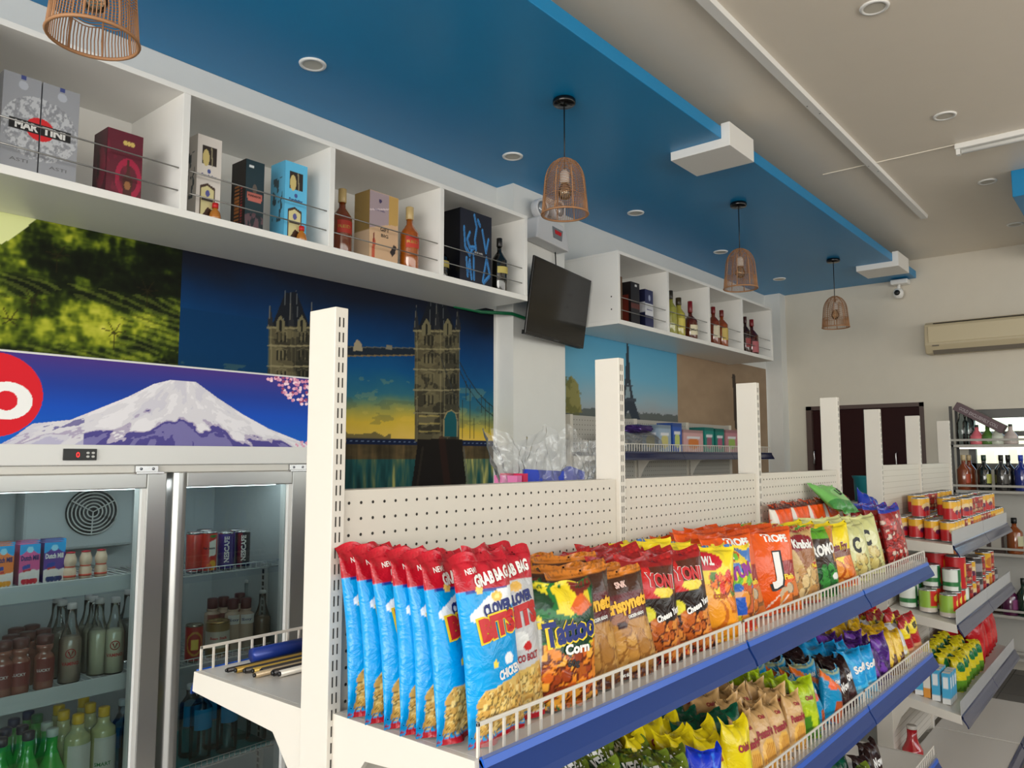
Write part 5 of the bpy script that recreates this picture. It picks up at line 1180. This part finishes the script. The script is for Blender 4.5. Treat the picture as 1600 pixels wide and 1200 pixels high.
def s_ry(c): c.c[:] = (170, 28, 34); c.poly([(0, .55), (0, .8), (1, .92), (1, .66)], (232, 206, 30)); c.blend(c.Y < .3, (206, 150, 110))
small('ry', 'red_snack_bag', 43, s_ry, [('KEK', .0, .74, .028, blackp, .05, .1)], (160, 26, 34), h=.17)
for k in T:
    if k not in T0: T[k].location = (0, 0, -5)
allp = [c for c in bpy.data.objects if c.parent is not None]
for k, o in T.items():
    if k not in T0: TXT[k] = [c for c in allp if c.parent == o]
ND = {'veg': 'small dark green vegetable snack bag', 'yel': 'small yellow snack bag with pointed corners', 'teal': 'small deep green snack bag', 'tan': 'small tan potato stick bag', 'lime': 'small lime green snack bag', 'cyan': 'small cyan and orange snack bag',
      'brown': 'small dark brown snack bag', 'lblue': 'small light blue snack bag', 'purp': 'small purple snack bag', 'gold': 'small gold snack bag', 'white': 'small silver snack bag', 'ry': 'small red and yellow snack bag', 'blu2': 'small bright blue snack bag'}
lay = ['veg'] * 6 + ['veg', 'veg', 'yel', 'yel', 'teal', 'tan', 'tan', 'tan', 'lime', 'cyan', 'cyan', 'brown', 'brown', 'lblue', 'lblue', 'purp', 'purp', 'gold', 'gold', 'white', 'ry', 'ry']
cnt = {}
for k, key in enumerate(lay):
    if k < 3: continue
    x = .93 + .0945 * k; cnt[key] = cnt.get(key, 0) + 1; c_ = cnt[key]
    for i in range(6):
        kk = key; y = .806 + .049 * i
        if k == 7 and i == 0: kk = 'blu2'
        if k == 9 and i in (2, 4): kk = 'teal'
        if k == 10 and i == 0: kk = 'tan'
        if k == 7 and i in (3, 5): kk = 'yel'
        lab = ND[kk] + ', column %s of its colour, %s' % (['one', 'two', 'three', 'four', 'five', 'six'][c_ - 1], ROW[i]) if kk == key else ND[kk] + ' among the %s ones, %s' % (ND[key].split()[1] + (' ' + ND[key].split()[2] if key in ('veg', 'teal') else ''), ROW[i])
        put(kk, x + rr.uniform(-.006, .006), y, D2 + .004, -.2 + rr.uniform(-.18, .14), rr.uniform(-.16, .16), -.24 + rr.uniform(-.32, .32), lab, 'snack bag', 'small snack bags on the second gondola shelf', strip_text=i > 3 and kk not in ('veg', 'tan'), sc=1 + rr.uniform(-.08, .08))
# third shelf
G3 = 'bags on the third gondola shelf'
for i, (kk, x, y, d_) in enumerate((('teal', 2.66, .84, 'small green bag on the third shelf, leftmost in view'), ('teal', 2.84, .90, 'small green bag on the third shelf behind the front ones'), ('veg', 2.80, .81, 'small dark green bag at the front of the third shelf'), ('brown', 2.92, .84, 'dark brown snack bag on the third shelf by the strip'), ('brown', 2.98, .96, 'dark brown snack bag on the third shelf, further back'), ('brown', 3.06, .86, 'dark red-brown snack bag last on the third shelf'), ('veg', 2.72, .95, 'small dark green bag at the back of the third shelf'))):
    put(kk, x, y, D3 + .004, -.2, 0, -.3, d_, 'snack bag', G3, sc=1.15)
put('white', 3.22, .93, D3 + .03, -1.45, .1, .9, 'clear silvery bag lying flat at the end of the third shelf', 'snack bag', G3)

# ================================================================ CANS AND PACKS ON THE FARTHER GONDOLA
def cancv(kind, seed=1):
    c = Canvas(0, 1, 0, 1, 40, 24)
    if kind == 'redyel': c.c[:] = (186, 26, 34); c.blend(c.Y > .62, (226, 170, 40)); c.ell(.5, .55, .12, .22, (226, 200, 150)); c.ell(.5, .4, .08, .14, (90, 30, 70))
    if kind == 'yellow': c.c[:] = (222, 170, 30); c.ell(.5, .5, .16, .3, (190, 110, 40)); c.blend(c.Y < .2, (180, 40, 30))
    if kind == 'mixed': c.c[:] = (170, 44, 40); pieces(c, .1, .9, [(206, 160, 120), (120, 40, 40), (220, 200, 180)], 20, .08, seed, .3, .7)
    if kind == 'green': c.c[:] = (226, 230, 222); c.blend((c.X > .50) & (c.X < .95), (20, 104, 54)); c.blend((abs(c.Y - .3) < .1) & (c.X < .5), (40, 120, 60)); c.ell(.66, .3, .08, .2, (230, 206, 50))
    if kind == 'tomato': c.c[:] = (150, 190, 70); c.blend((c.X > .42) & (c.X < .72) & (c.Y > .3), (200, 36, 30)); c.ell(.58, .66, .09, .18, (236, 210, 60)); c.blend(c.Y < .2, (216, 206, 196))
    if kind == 'bigred': c.c[:] = (190, 16, 26); c.poly([(.52, .1), (.5, .8), (.7, .85), (.72, .1)], (224, 160, 40)); c.ell(.6, .3, .08, .14, (50, 110, 40))
    if kind == 'dark': c.c[:] = (60, 54, 56); c.blend(abs(c.Y - .5) < .2, (150, 146, 150))
    return c
CP = {}
def putcan(kind, x, y, z, h, r, label, group):
    k = (kind, h, r)
    if k not in CP: CP[k] = freeze(can('food_can', label, x, y, z, h, r, cancv(kind), group=group)); return CP[k]
    o = copy_tree(CP[k]); o.location = (x, y, z); o.rotation_euler = (0, 0, rr.uniform(-.4, .4)); tag(o, label, 'can', group); return o
RW = ['front row', 'second row', 'third row', 'back row']
cg = 'food cans on the top shelf of the farther gondola'
KD = {'redyel': 'red and yellow food can', 'yellow': 'yellow food can', 'mixed': 'brownish patterned food can', 'green': 'green and white food can', 'tomato': 'lime food can with red picture', 'bigred': 'tall red milk can', 'dark': 'grey food can'}
def zf(z, dz, y): return z + dz * (1.10 - y) / .295 + .002
k1 = ['redyel'] * 4 + ['mixed', 'redyel', 'mixed'] + ['yellow'] * 3 + ['mixed'] * 4 + ['yellow'] * 2 + ['redyel'] * 4
for i, kd in enumerate(k1):
    x = 4.345 + .078 * i
    for j in range(4):
        y = .842 + .071 * j
        putcan(kd, x, y, zf(E1, -.02, y), .098, .0335, '%s, top shelf, lower layer, %s column, %s' % (KD[kd], ORD[i], RW[j]), cg)
        if (i in (1, 2) and j in (0, 2)) or (i > 3 and i < 16 and j in (0, 1, 3) and (i * 7 + j * 5) % 4):
            kd2 = k1[(i * 3 + j + 3) % len(k1)] if i > 2 else 'redyel'
            putcan(kd2, x, y, zf(E1, -.02, y) + .0985, .098, .0335, '%s, top shelf, upper layer, %s column, %s' % (KD[kd2], ORD[i], RW[j]), cg)
cg = 'food cans on the second shelf of the farther gondola'
k2 = ['green', 'green', 'tomato', 'green', 'mixed', 'redyel', 'mixed', 'dark', 'mixed', 'redyel', 'yellow', 'mixed', 'dark']
for i, kd in enumerate(k2):
    x = 4.36 + .098 * i
    for j in range(3):
        y = .858 + .09 * j; kk = kd
        if i < 2: kk = 'green' if j == 2 else 'tomato'
        putcan(kk, x, y, zf(E2, -.045, y), .112, .041, '%s, middle shelf, lower layer, %s column, %s' % (KD[kk], ORD[i], RW[j]), cg)
        if i == 1 or (i > 3 and i % 3 and j != 1): kk = 'green' if i == 1 else kd; putcan(kk, x, y, zf(E2, -.045, y) + .1125, .112, .041, '%s, middle shelf, upper layer, %s column, %s' % (KD[kk], ORD[i], RW[j]), cg)
        if i == 2 and j < 2: putcan('bigred', x, y, zf(E2, -.045, y) + .1125, .165, .048, 'tall red milk can standing on the lower cans, ' + RW[j], cg)
# third shelf: slim boxes, yellow pouches, red pouches, a green bottle
def pack(name, label, x, y, z, w, d, h, c, cv, group, cat='box'):
    t = thing(name, label, cat, (x, y, z), 0, group)
    MB().box(-w / 2, w / 2, -d / 2, d / 2, 0, h).build('box_body', mat('pk_%d_%d_%d' % c, c, .45), t, local=True, bevel=.001)
    if cv is not None:
        grid_mesh('side_print', cv, lambda X, Y: (np.full(X.shape, -w / 2 - .0006), d / 2 - X * d, Y * h), label_print, t, local=True)
        grid_mesh('front_print', cv, lambda X, Y: ((X - .5) * w, np.full(X.shape, -d / 2 - .0006), Y * h), label_print, t, local=True)
    return t
ow = Canvas(0, 1, 0, 1, 10, 24, bg=(226, 222, 214)); ow.blend(ow.Y < .3, (222, 150, 60)); ow.blend((ow.Y > .84), (150, 40, 40))
bw = Canvas(0, 1, 0, 1, 12, 20, bg=(70, 170, 214)); bw.blend((abs(ow.Y[:20, :1].mean() - bw.Y) < 0) | ((bw.Y > .5) & (bw.Y < .85) & (abs(bw.X - .45) < .3)), (232, 236, 240)); bw.blend(bw.Y < .16, (230, 232, 232))
GP = 'slim boxes on the third shelf of the farther gondola'
for j, (y, cvv, hh) in enumerate(((1.05, ow, .12), (1.00, bw, .13), (.965, ow, .16), (.925, bw, .145), (.88, bw, .145))):
    for i in range(3):
        pack('slim_box', 'slim %s box, %s from the pegboard, %s' % ('white and orange' if cvv is ow else 'blue and white', ORD[j], ['nearest file', 'second file', 'third file'][i]), 4.345 + .05 * i, y, zf(E3, -.055, y), .042, .036 if cvv is bw else .03, hh, (222, 220, 214), cvv, GP)
def s_yp(c): c.c[:] = (214, 196, 30); c.ell(.5, .72, .3, .14, (20, 110, 60)); c.blend(c.Y < .35, (90, 140, 40))
def s_rp(c): c.c[:] = (186, 18, 28); c.ell(.5, .4, .3, .15, (206, 50, 50))
TT = set(T)
small('ypouch', 'yellow_pouch', 51, s_yp, [], (206, 190, 30), w=.085, h=.17, d=.05, ear=0)
small('rpouch', 'red_pouch', 52, s_rp, [], (176, 16, 26), w=.13, h=.24, d=.06, ear=0)
for k in ('ypouch', 'rpouch'): TXT[k] = []
for i in range(6):
    for j in range(3):
        y = .87 + .07 * j; put('ypouch', 4.60 + .10 * i, y, zf(E3, -.055, y), -.08 + rr.uniform(-.1, .1), rr.uniform(-.1, .1), -.35 + rr.uniform(-.3, .3), 'yellow and green pouch, %s from the boxes, %s' % (ORD[i], RW[j]), 'pouch', 'yellow pouches on the third shelf', True)
for i in range(6):
    for j in range(2):
        y = .90 + .11 * j; put('rpouch', 5.22 + .11 * i, y, zf(E3, -.055, y), -.08 + rr.uniform(-.1, .1), rr.uniform(-.1, .1), -.35 + rr.uniform(-.3, .3), 'shiny red pouch, %s in line, %s' % (ORD[i], RW[j]), 'pouch', 'red pouches on the third shelf', True)
bottle('sauce_bottle', 'red squeeze bottle with white cap on the lowest deck', 4.36, 1.05, E4, .20, .048, (176, 24, 36), (220, 216, 208), None, .48, .45, None, cap_r=.5, cap_h=.09)

# ================================================================ BOTTLE RACK BY THE FAR WINDOW
RX0, RX1 = 7.02, 7.26; RY0, RY1 = -.1, 1.31
rackm = mat('rack_grey', (176, 172, 164), .4); rdark = mat('rack_dark', (70, 68, 66), .5)
t = thing('bottle_rack', 'grey open bottle rack in front of the far window', 'shelf unit', ((RX0 + RX1) / 2, .6, 0))
SL = [H + .095, H - .262, H - .735, H - 1.195, H - 1.5]
for z in SL:
    MB().box(RX0, RX1, RY0, RY1, z - .022, z).build('rack_shelf', rackm, t, bevel=.002)
    MB().box(RX0 - .006, RX0, RY0, RY1, z + .026, z + .044).build('front_bar', rackm, t, bevel=.002)
MB().box(RX0, RX0 + .02, RY1 - .02, RY1, .05, H + .40).build('upright', rdark, t); MB().box(RX1 - .02, RX1, RY1 - .02, RY1, .05, H + .40).build('upright', rdark, t)
MB().box(RX1, RX1 + .01, RY0, RY1, .1, SL[1] - .02).build('back_panel', mat('rack_back', (190, 188, 182), .5), t)
MB().box(RX0 + .01, RX0 + .03, RY0, RY1 - .06, SL[0] - .034, SL[0] - .024).build('led_strip', mat('led_strip', (255, 252, 245), .5, emit=2.2), t)
def ry(px, py, X=7.08): return PX(px, py, X).y
FLK = 'flasks on the top rack shelf'
for px, c, d_ in ((1526, (236, 120, 132), 'pink flask on the top rack shelf under the sign'), (1543, (90, 130, 60), 'green flask on the top rack shelf'), (1558, (222, 226, 210), 'white flask on the top rack shelf'), (1579, (206, 190, 184), 'clear flask with pinkish bottom right of the tilted sign')):
    bottle('flask', d_, 7.09, ry(px, 680), SL[0], .155, .05, c, (40, 44, 40), None, .3, .42, FLK, cap_r=.28, cap_h=.12)
for px, d_ in ((1504, 'clear glass jug at the near end of the top rack shelf'), (1514, 'clear glass jug beside the pink flask')):
    bottle('glass_jug', d_, 7.12, ry(px, 680, 7.12), SL[0], .26, .042, (220, 228, 230), (200, 204, 204), None, .5, .7, FLK, clearb=True, cap_r=.4, cap_h=.04)
RB_ = 'spirits on the rack by the far window'
for px, c, cc, lb, d_, dx in ((1506, (130, 60, 26), (190, 170, 130), (176, 70, 40), 'amber bottle with slanted label at the near end of the second shelf', 0), (1515, (120, 56, 26), (180, 160, 120), None, 'amber bottle behind the first amber one', .07), (1538, (20, 26, 20), (20, 50, 40), (176, 176, 80), 'black bottle with olive slanted label', 0),
    (1565, (40, 38, 36), (20, 20, 20), (90, 86, 80), 'stout black bottle with dark label', 0), (1576, (26, 26, 26), (20, 20, 20), None, 'black bottle behind the stout one', .07), (1596, (20, 40, 120), (30, 60, 160), (60, 90, 170), 'blue bottle with gold neck at the right picture edge', 0)):
    bottle('spirit_bottle', d_ + ' on the rack', 7.08 + dx, ry(px, 740, 7.08 + dx), SL[1], .275, .048, c, cc, lb, .32, .6, RB_, lab_rng=(.2, .46))
bottle('spirit_bottle', 'amber bottle with cream label and black cap, third rack shelf', 7.08, ry(1585, 830), SL[2], .27, .055, (140, 70, 24), (16, 16, 16), (190, 186, 150), .3, .62, RB_, lab_rng=(.22, .5))
for px, d_ in ((1535, 'dark spirit carton with pale label at left on the third rack shelf'), (1558, 'dark spirit carton with pale label beside the amber bottle')):
    c = C01(16, 24, (54, 34, 28)); c.blend((abs(c.Y - .4) < .25) & (abs(c.X - .5) < .34), (176, 170, 160)); pack('spirit_carton', d_, 7.09, ry(px, 850), SL[2], .10, .10, .23, (50, 30, 26), c, RB_)
bottle('spirit_bottle', 'purple liqueur bottle with pale emblem on the fourth rack shelf', 7.08, ry(1578, 940), SL[3], .235, .058, (84, 24, 66), (30, 16, 26), (130, 60, 110), .4, .62, RB_, lab_rng=(.2, .5), cap_h=.08)
bottle('spirit_bottle', 'dark green bottle at the right edge of the fourth rack shelf', 7.08, ry(1600, 940), SL[3], .28, .045, (24, 50, 36), (20, 30, 24), None, .34, .6, RB_)
for px in (1535, 1553): bottle('spirit_bottle', 'dim dark bottle on the fourth rack shelf, %s' % ('left' if px < 1540 else 'beside the purple one'), 7.12, ry(px, 940), SL[3], .25, .045, (60, 36, 26), (24, 20, 20), None, .34, .6, RB_)
# tilted sign box on the rack
p0, p1 = PX(1492, 634, 7.04), PX(1568, 671, 7.04); dv = (p1 - p0); L_ = dv.length; ang = math.atan2(dv.z, dv.y)
t = thing('sign_box', 'slanted dark mauve sign box with pale capitals lying across the rack top', 'sign', ((p0.x), (p0.y + p1.y) / 2, (p0.z + p1.z) / 2))
g = MB(); dy, dz_ = dv.y / L_, dv.z / L_; nn = (-dz_ * (1 if dy < 0 else -1), dy * (1 if dy > 0 else -1)); hh = .034
nz = Vector((0, -dz_, dy)); nz = nz if nz.z > 0 else -nz
v = []
for xx in (7.03, 7.15):
    for pp, s in ((p0, -1), (p1, -1), (p1, 1), (p0, 1)): q = pp + nz * hh * s; v.append((xx, q.y, q.z))
g.add(v, [(0, 1, 2, 3), (7, 6, 5, 4), (0, 4, 5, 1), (1, 5, 6, 2), (2, 6, 7, 3), (3, 7, 4, 0)]).build('sign_body', mat('mauve_sign', (96, 74, 80), .5), t, bevel=.002)
du = dv / L_; mid = (p0 + p1) / 2
text('GOLD EXCLUSIVELY COLL', t, lambda a, b: (7.0285, mid.y + du.y * a + nz.y * b, mid.z + du.z * a + nz.z * b), .036, mat('print_mauve', (168, 156, 160), .5), width=L_ * .8)

# ================================================================ PACKS ON THE WALL UNIT, BACK SHELF GOODS
WG = 'packs on the wall shelf under the tower mural'
for px0, px1, top, c, c2, d_ in ((1053, 1068, 661, (40, 84, 170), (190, 200, 110), 'blue nappy pack with green picture on the wall shelf'), (1031, 1051, 664, (150, 170, 190), (200, 190, 120), 'blue and white nappy pack left of the blue one'), (1070, 1101, 672, (206, 160, 160), (210, 120, 50), 'pink and orange nappy pack on the wall shelf'), (1103, 1118, 668, (20, 130, 120), (150, 90, 110), 'teal pack on the wall shelf, left one'), (1120, 1134, 670, (20, 120, 110), (170, 90, 120), 'teal pack on the wall shelf, right one'), (1136, 1155, 672, (190, 130, 140), (150, 180, 90), 'pink and green pack at the end of the wall shelf')):
    a, b = PY(px0, 700, 2.53), PY(px1, 700, 2.53); h = PY((px0 + px1) / 2, top, 2.53).z - WD
    c_ = C01(16, 20, c); c_.ell(.5, .4, .3, .25, c2); c_.blend(c_.Y > .86, tuple(int(v * .8) for v in c)); c_.blend((abs(c_.Y - .65) < .07) & (abs(c_.X - .5) < .35), (220, 220, 224))
    pack('nappy_pack', d_, (a.x + b.x) / 2, 2.60, WD, b.x - a.x - .006, .12, h, c, c_, WG, 'pack')
def crumple(name, label, cat, c, r, m, seed, n=26, amp=.16, base=None):
    g = MB(); rs = np.random.RandomState(seed); N = rs.rand(14, 3) * 2 - 1; PH = rs.rand(14) * 6.28; FQ = 2 + rs.rand(14) * 7
    v = []; f = []
    for i in range(n + 1):
        th = PI * i / n
        for j in range(2 * n):
            ph = PI * j / n; d = Vector((math.sin(th) * math.cos(ph), math.sin(th) * math.sin(ph), math.cos(th)))
            q = Vector([math.copysign(abs(x) ** .62, x) for x in d])
            s = 1 + amp * sum(abs(math.sin(FQ[k] * (d.x * N[k][0] + d.y * N[k][1] + d.z * N[k][2]) + PH[k])) - .6 for k in range(14)) / 3
            z = c[2] + q.z * r[2] * s
            v.append((c[0] + q.x * r[0] * s, c[1] + q.y * r[1] * s, max(z, base) if base is not None else z))
    for i in range(n):
        for j in range(2 * n): f.append((i * 2 * n + j, (i + 1) * 2 * n + j, (i + 1) * 2 * n + (j + 1) % (2 * n), i * 2 * n + (j + 1) % (2 * n)))
    g.add(v, f, 0, False); o = g.build(name, m); return tag(o, label, cat)
cf = clear('clear_film', (250, 251, 252), .12, .2, .12)
U, V = np.meshgrid(np.linspace(0, 1, 120), np.linspace(0, 1, 90)); n1 = vnoise(U.shape, 5, 4, 301, 4); n2 = vnoise(U.shape, 16, 7, 302, 3); n3 = vnoise(U.shape, 4, 3, 303, 4); n4 = vnoise((2, 120), 5, 1, 304, 2)[0]
def film_sheet(s, nm):
    nn, mm = (n1, n2) if s < 0 else (n3, n2[:, ::-1])
    prof = np.sin(PI * np.clip(V, 0, 1) ** .7) * .5 + .5
    X = 1.545 + .505 * U + (.5 - U) * .10 * np.sin(PI * V) + .03 * (nn - .5) * 2 - (1 - U) * .05 * (V < .6)
    top = .515 - .10 * np.abs(n4[None] - .5) - .02 * np.sin(9 * U)
    Z = H - .437 + V * top
    Y = 1.365 + s * (.075 * prof * np.sin(PI * np.clip(U, .0, 1)) ** .5) + .09 * (np.abs(nn - .5) - .15) + .035 * (np.abs(mm - .5))
    P = np.stack([X, np.clip(Y, 1.19, 1.52), Z], -1).reshape(-1, 3); g = MB(); ny, nx = U.shape
    g.v = [tuple(p) for p in P]; g.f = [(r * nx + c, r * nx + c + 1, (r + 1) * nx + c + 1, (r + 1) * nx + c) for r in range(ny - 1) for c in range(nx - 1)]
    g.m = [0] * len(g.f); g.sm = [True] * len(g.f); return g
t = thing('plastic_bag', 'large crumpled clear plastic bag behind the pegboard top', 'plastic bag', (1.80, 1.365, H - .437))
film_sheet(-1, 0).build('film_front', cf, t); film_sheet(1, 0).build('film_back', cf, t)
t = thing('blue_folder', 'bright blue folders standing inside the crumpled plastic bag', 'folder', (1.78, 1.35, H - .438))
bf = mat('blue_folder', (20, 60, 190), .45)
MB().prism([(1.655, H - .437), (1.92, H - .437), (1.93, H - .045), (1.86, H - .028), (1.83, H - .042), (1.655, H - .034)], 1, 1.33, 1.345).build('folder_sheet', bf, t)
MB().box(1.70, 1.95, 1.36, 1.37, H - .437, H - .05).build('folder_sheet', bf, t)
t = thing('pink_pack', 'pink and red packet standing left of the blue folders', 'pack', (1.62, 1.34, H - .438))
MB().box(1.59, 1.61, 1.31, 1.39, H - .437, H - .05).build('pink_box', mat('pink_pk', (206, 110, 160), .4), t); MB().box(1.615, 1.635, 1.31, 1.39, H - .437, H - .045).build('red_box', mat('red_pk', (200, 30, 80), .4), t)
crumple('plastic_bag', 'heap of clear plastic wrapped goods on the wall shelf', 'plastic bag', (4.36, 2.62, WD + .05), (.27, .10, .07), cf, 5, 20, .2, WD + .003)
crumple('foil_pouch', 'shiny purple pouch on the plastic heap of the wall shelf', 'pouch', (4.42, 2.62, WD + .15), (.11, .06, .025), mat('purple_foil', (70, 46, 110), .25, .4), 8, 14, .2)
RG = 'long slim packets on the end shelf'
zb = H - .44
for i, (y, x0, c, r) in enumerate(((1.495, .885, (44, 40, 40), .005), (1.478, .895, (150, 120, 50), .006), (1.462, .905, (50, 46, 44), .006), (1.447, .915, (170, 140, 60), .006), (1.432, .925, (52, 48, 46), .0065), (1.417, .90, (170, 150, 120), .006), (1.400, .93, (40, 36, 36), .007), (1.384, .935, (206, 200, 190), .007), (1.355, .99, (200, 150, 40), .007))):
    t = thing('slim_packet', 'long slim %s packet on the end shelf, %s from the guard rail' % (['black', 'gold', 'black', 'gold', 'black', 'beige', 'black', 'white', 'bright gold'][i], ORD[i]), 'packet', (x0 + .2, y, zb), 0, RG)
    MB().tube([(x0, y, zb + r + .001), (x0 + .40, y + .0, zb + r + .001)], r, 8).build('packet_tube', mat('pkt_%d' % i, c, .3, .3), t)
    MB().tube([(x0 - .001, y, zb + r + .001), (x0 - .004, y, zb + r + .001)], r * .7, 8).build('end_seal', blackp, t)
t = thing('foil_packet', 'fat blue and red foil packet behind the slim packets', 'packet', (1.1, 1.515, zb), 0, None)
MB().tube([(.955, 1.517, zb + .018), (1.12, 1.517, zb + .018)], .016, 12).build('blue_end', mat('pk_blue', (24, 50, 130), .3, .2), t); MB().tube([(1.12, 1.517, zb + .018), (1.38, 1.517, zb + .018)], .0162, 12).build('red_body', mat('pk_red', (170, 30, 40), .3, .2), t)
t = thing('teal_basket', 'small teal plastic basket behind the gap between the gondolas', 'basket', (6.5, 1.85, H - .4))
MB().lathe([(.05, 0), (.055, .17), (.065, .19), (.068, .20), (.06, .20), (.05, .18), (.045, .01), (0, .01)], 20, (6.5, 1.85, H - .35)).build('basket_wall', mat('teal_plastic', (20, 116, 124), .4), t)
MB().box(6.3, 6.7, 1.65, 2.0, .75, .77).build('side_table_top', rackm, t) if False else None
st = thing('stool', 'pale side stand holding the teal basket in the gap', 'stand', (6.5, 1.85, 0)); MB().box(6.38, 6.62, 1.75, 1.95, H - .37, H - .35).build('stand_top', rackm, st)
for dx in (-.1, .1):
    for dy in (-.08, .08): MB().box(6.5 + dx - .01, 6.5 + dx + .01, 1.85 + dy - .01, 1.85 + dy + .01, 0, H - .37).build('leg', rackm, st)
for o in bpy.data.objects:                    # prototypes that were never placed
    if o.parent is None and o.location.z < -4:
        for c in [c for c in bpy.data.objects if c.parent == o]: bpy.data.objects.remove(c)
        bpy.data.objects.remove(o);
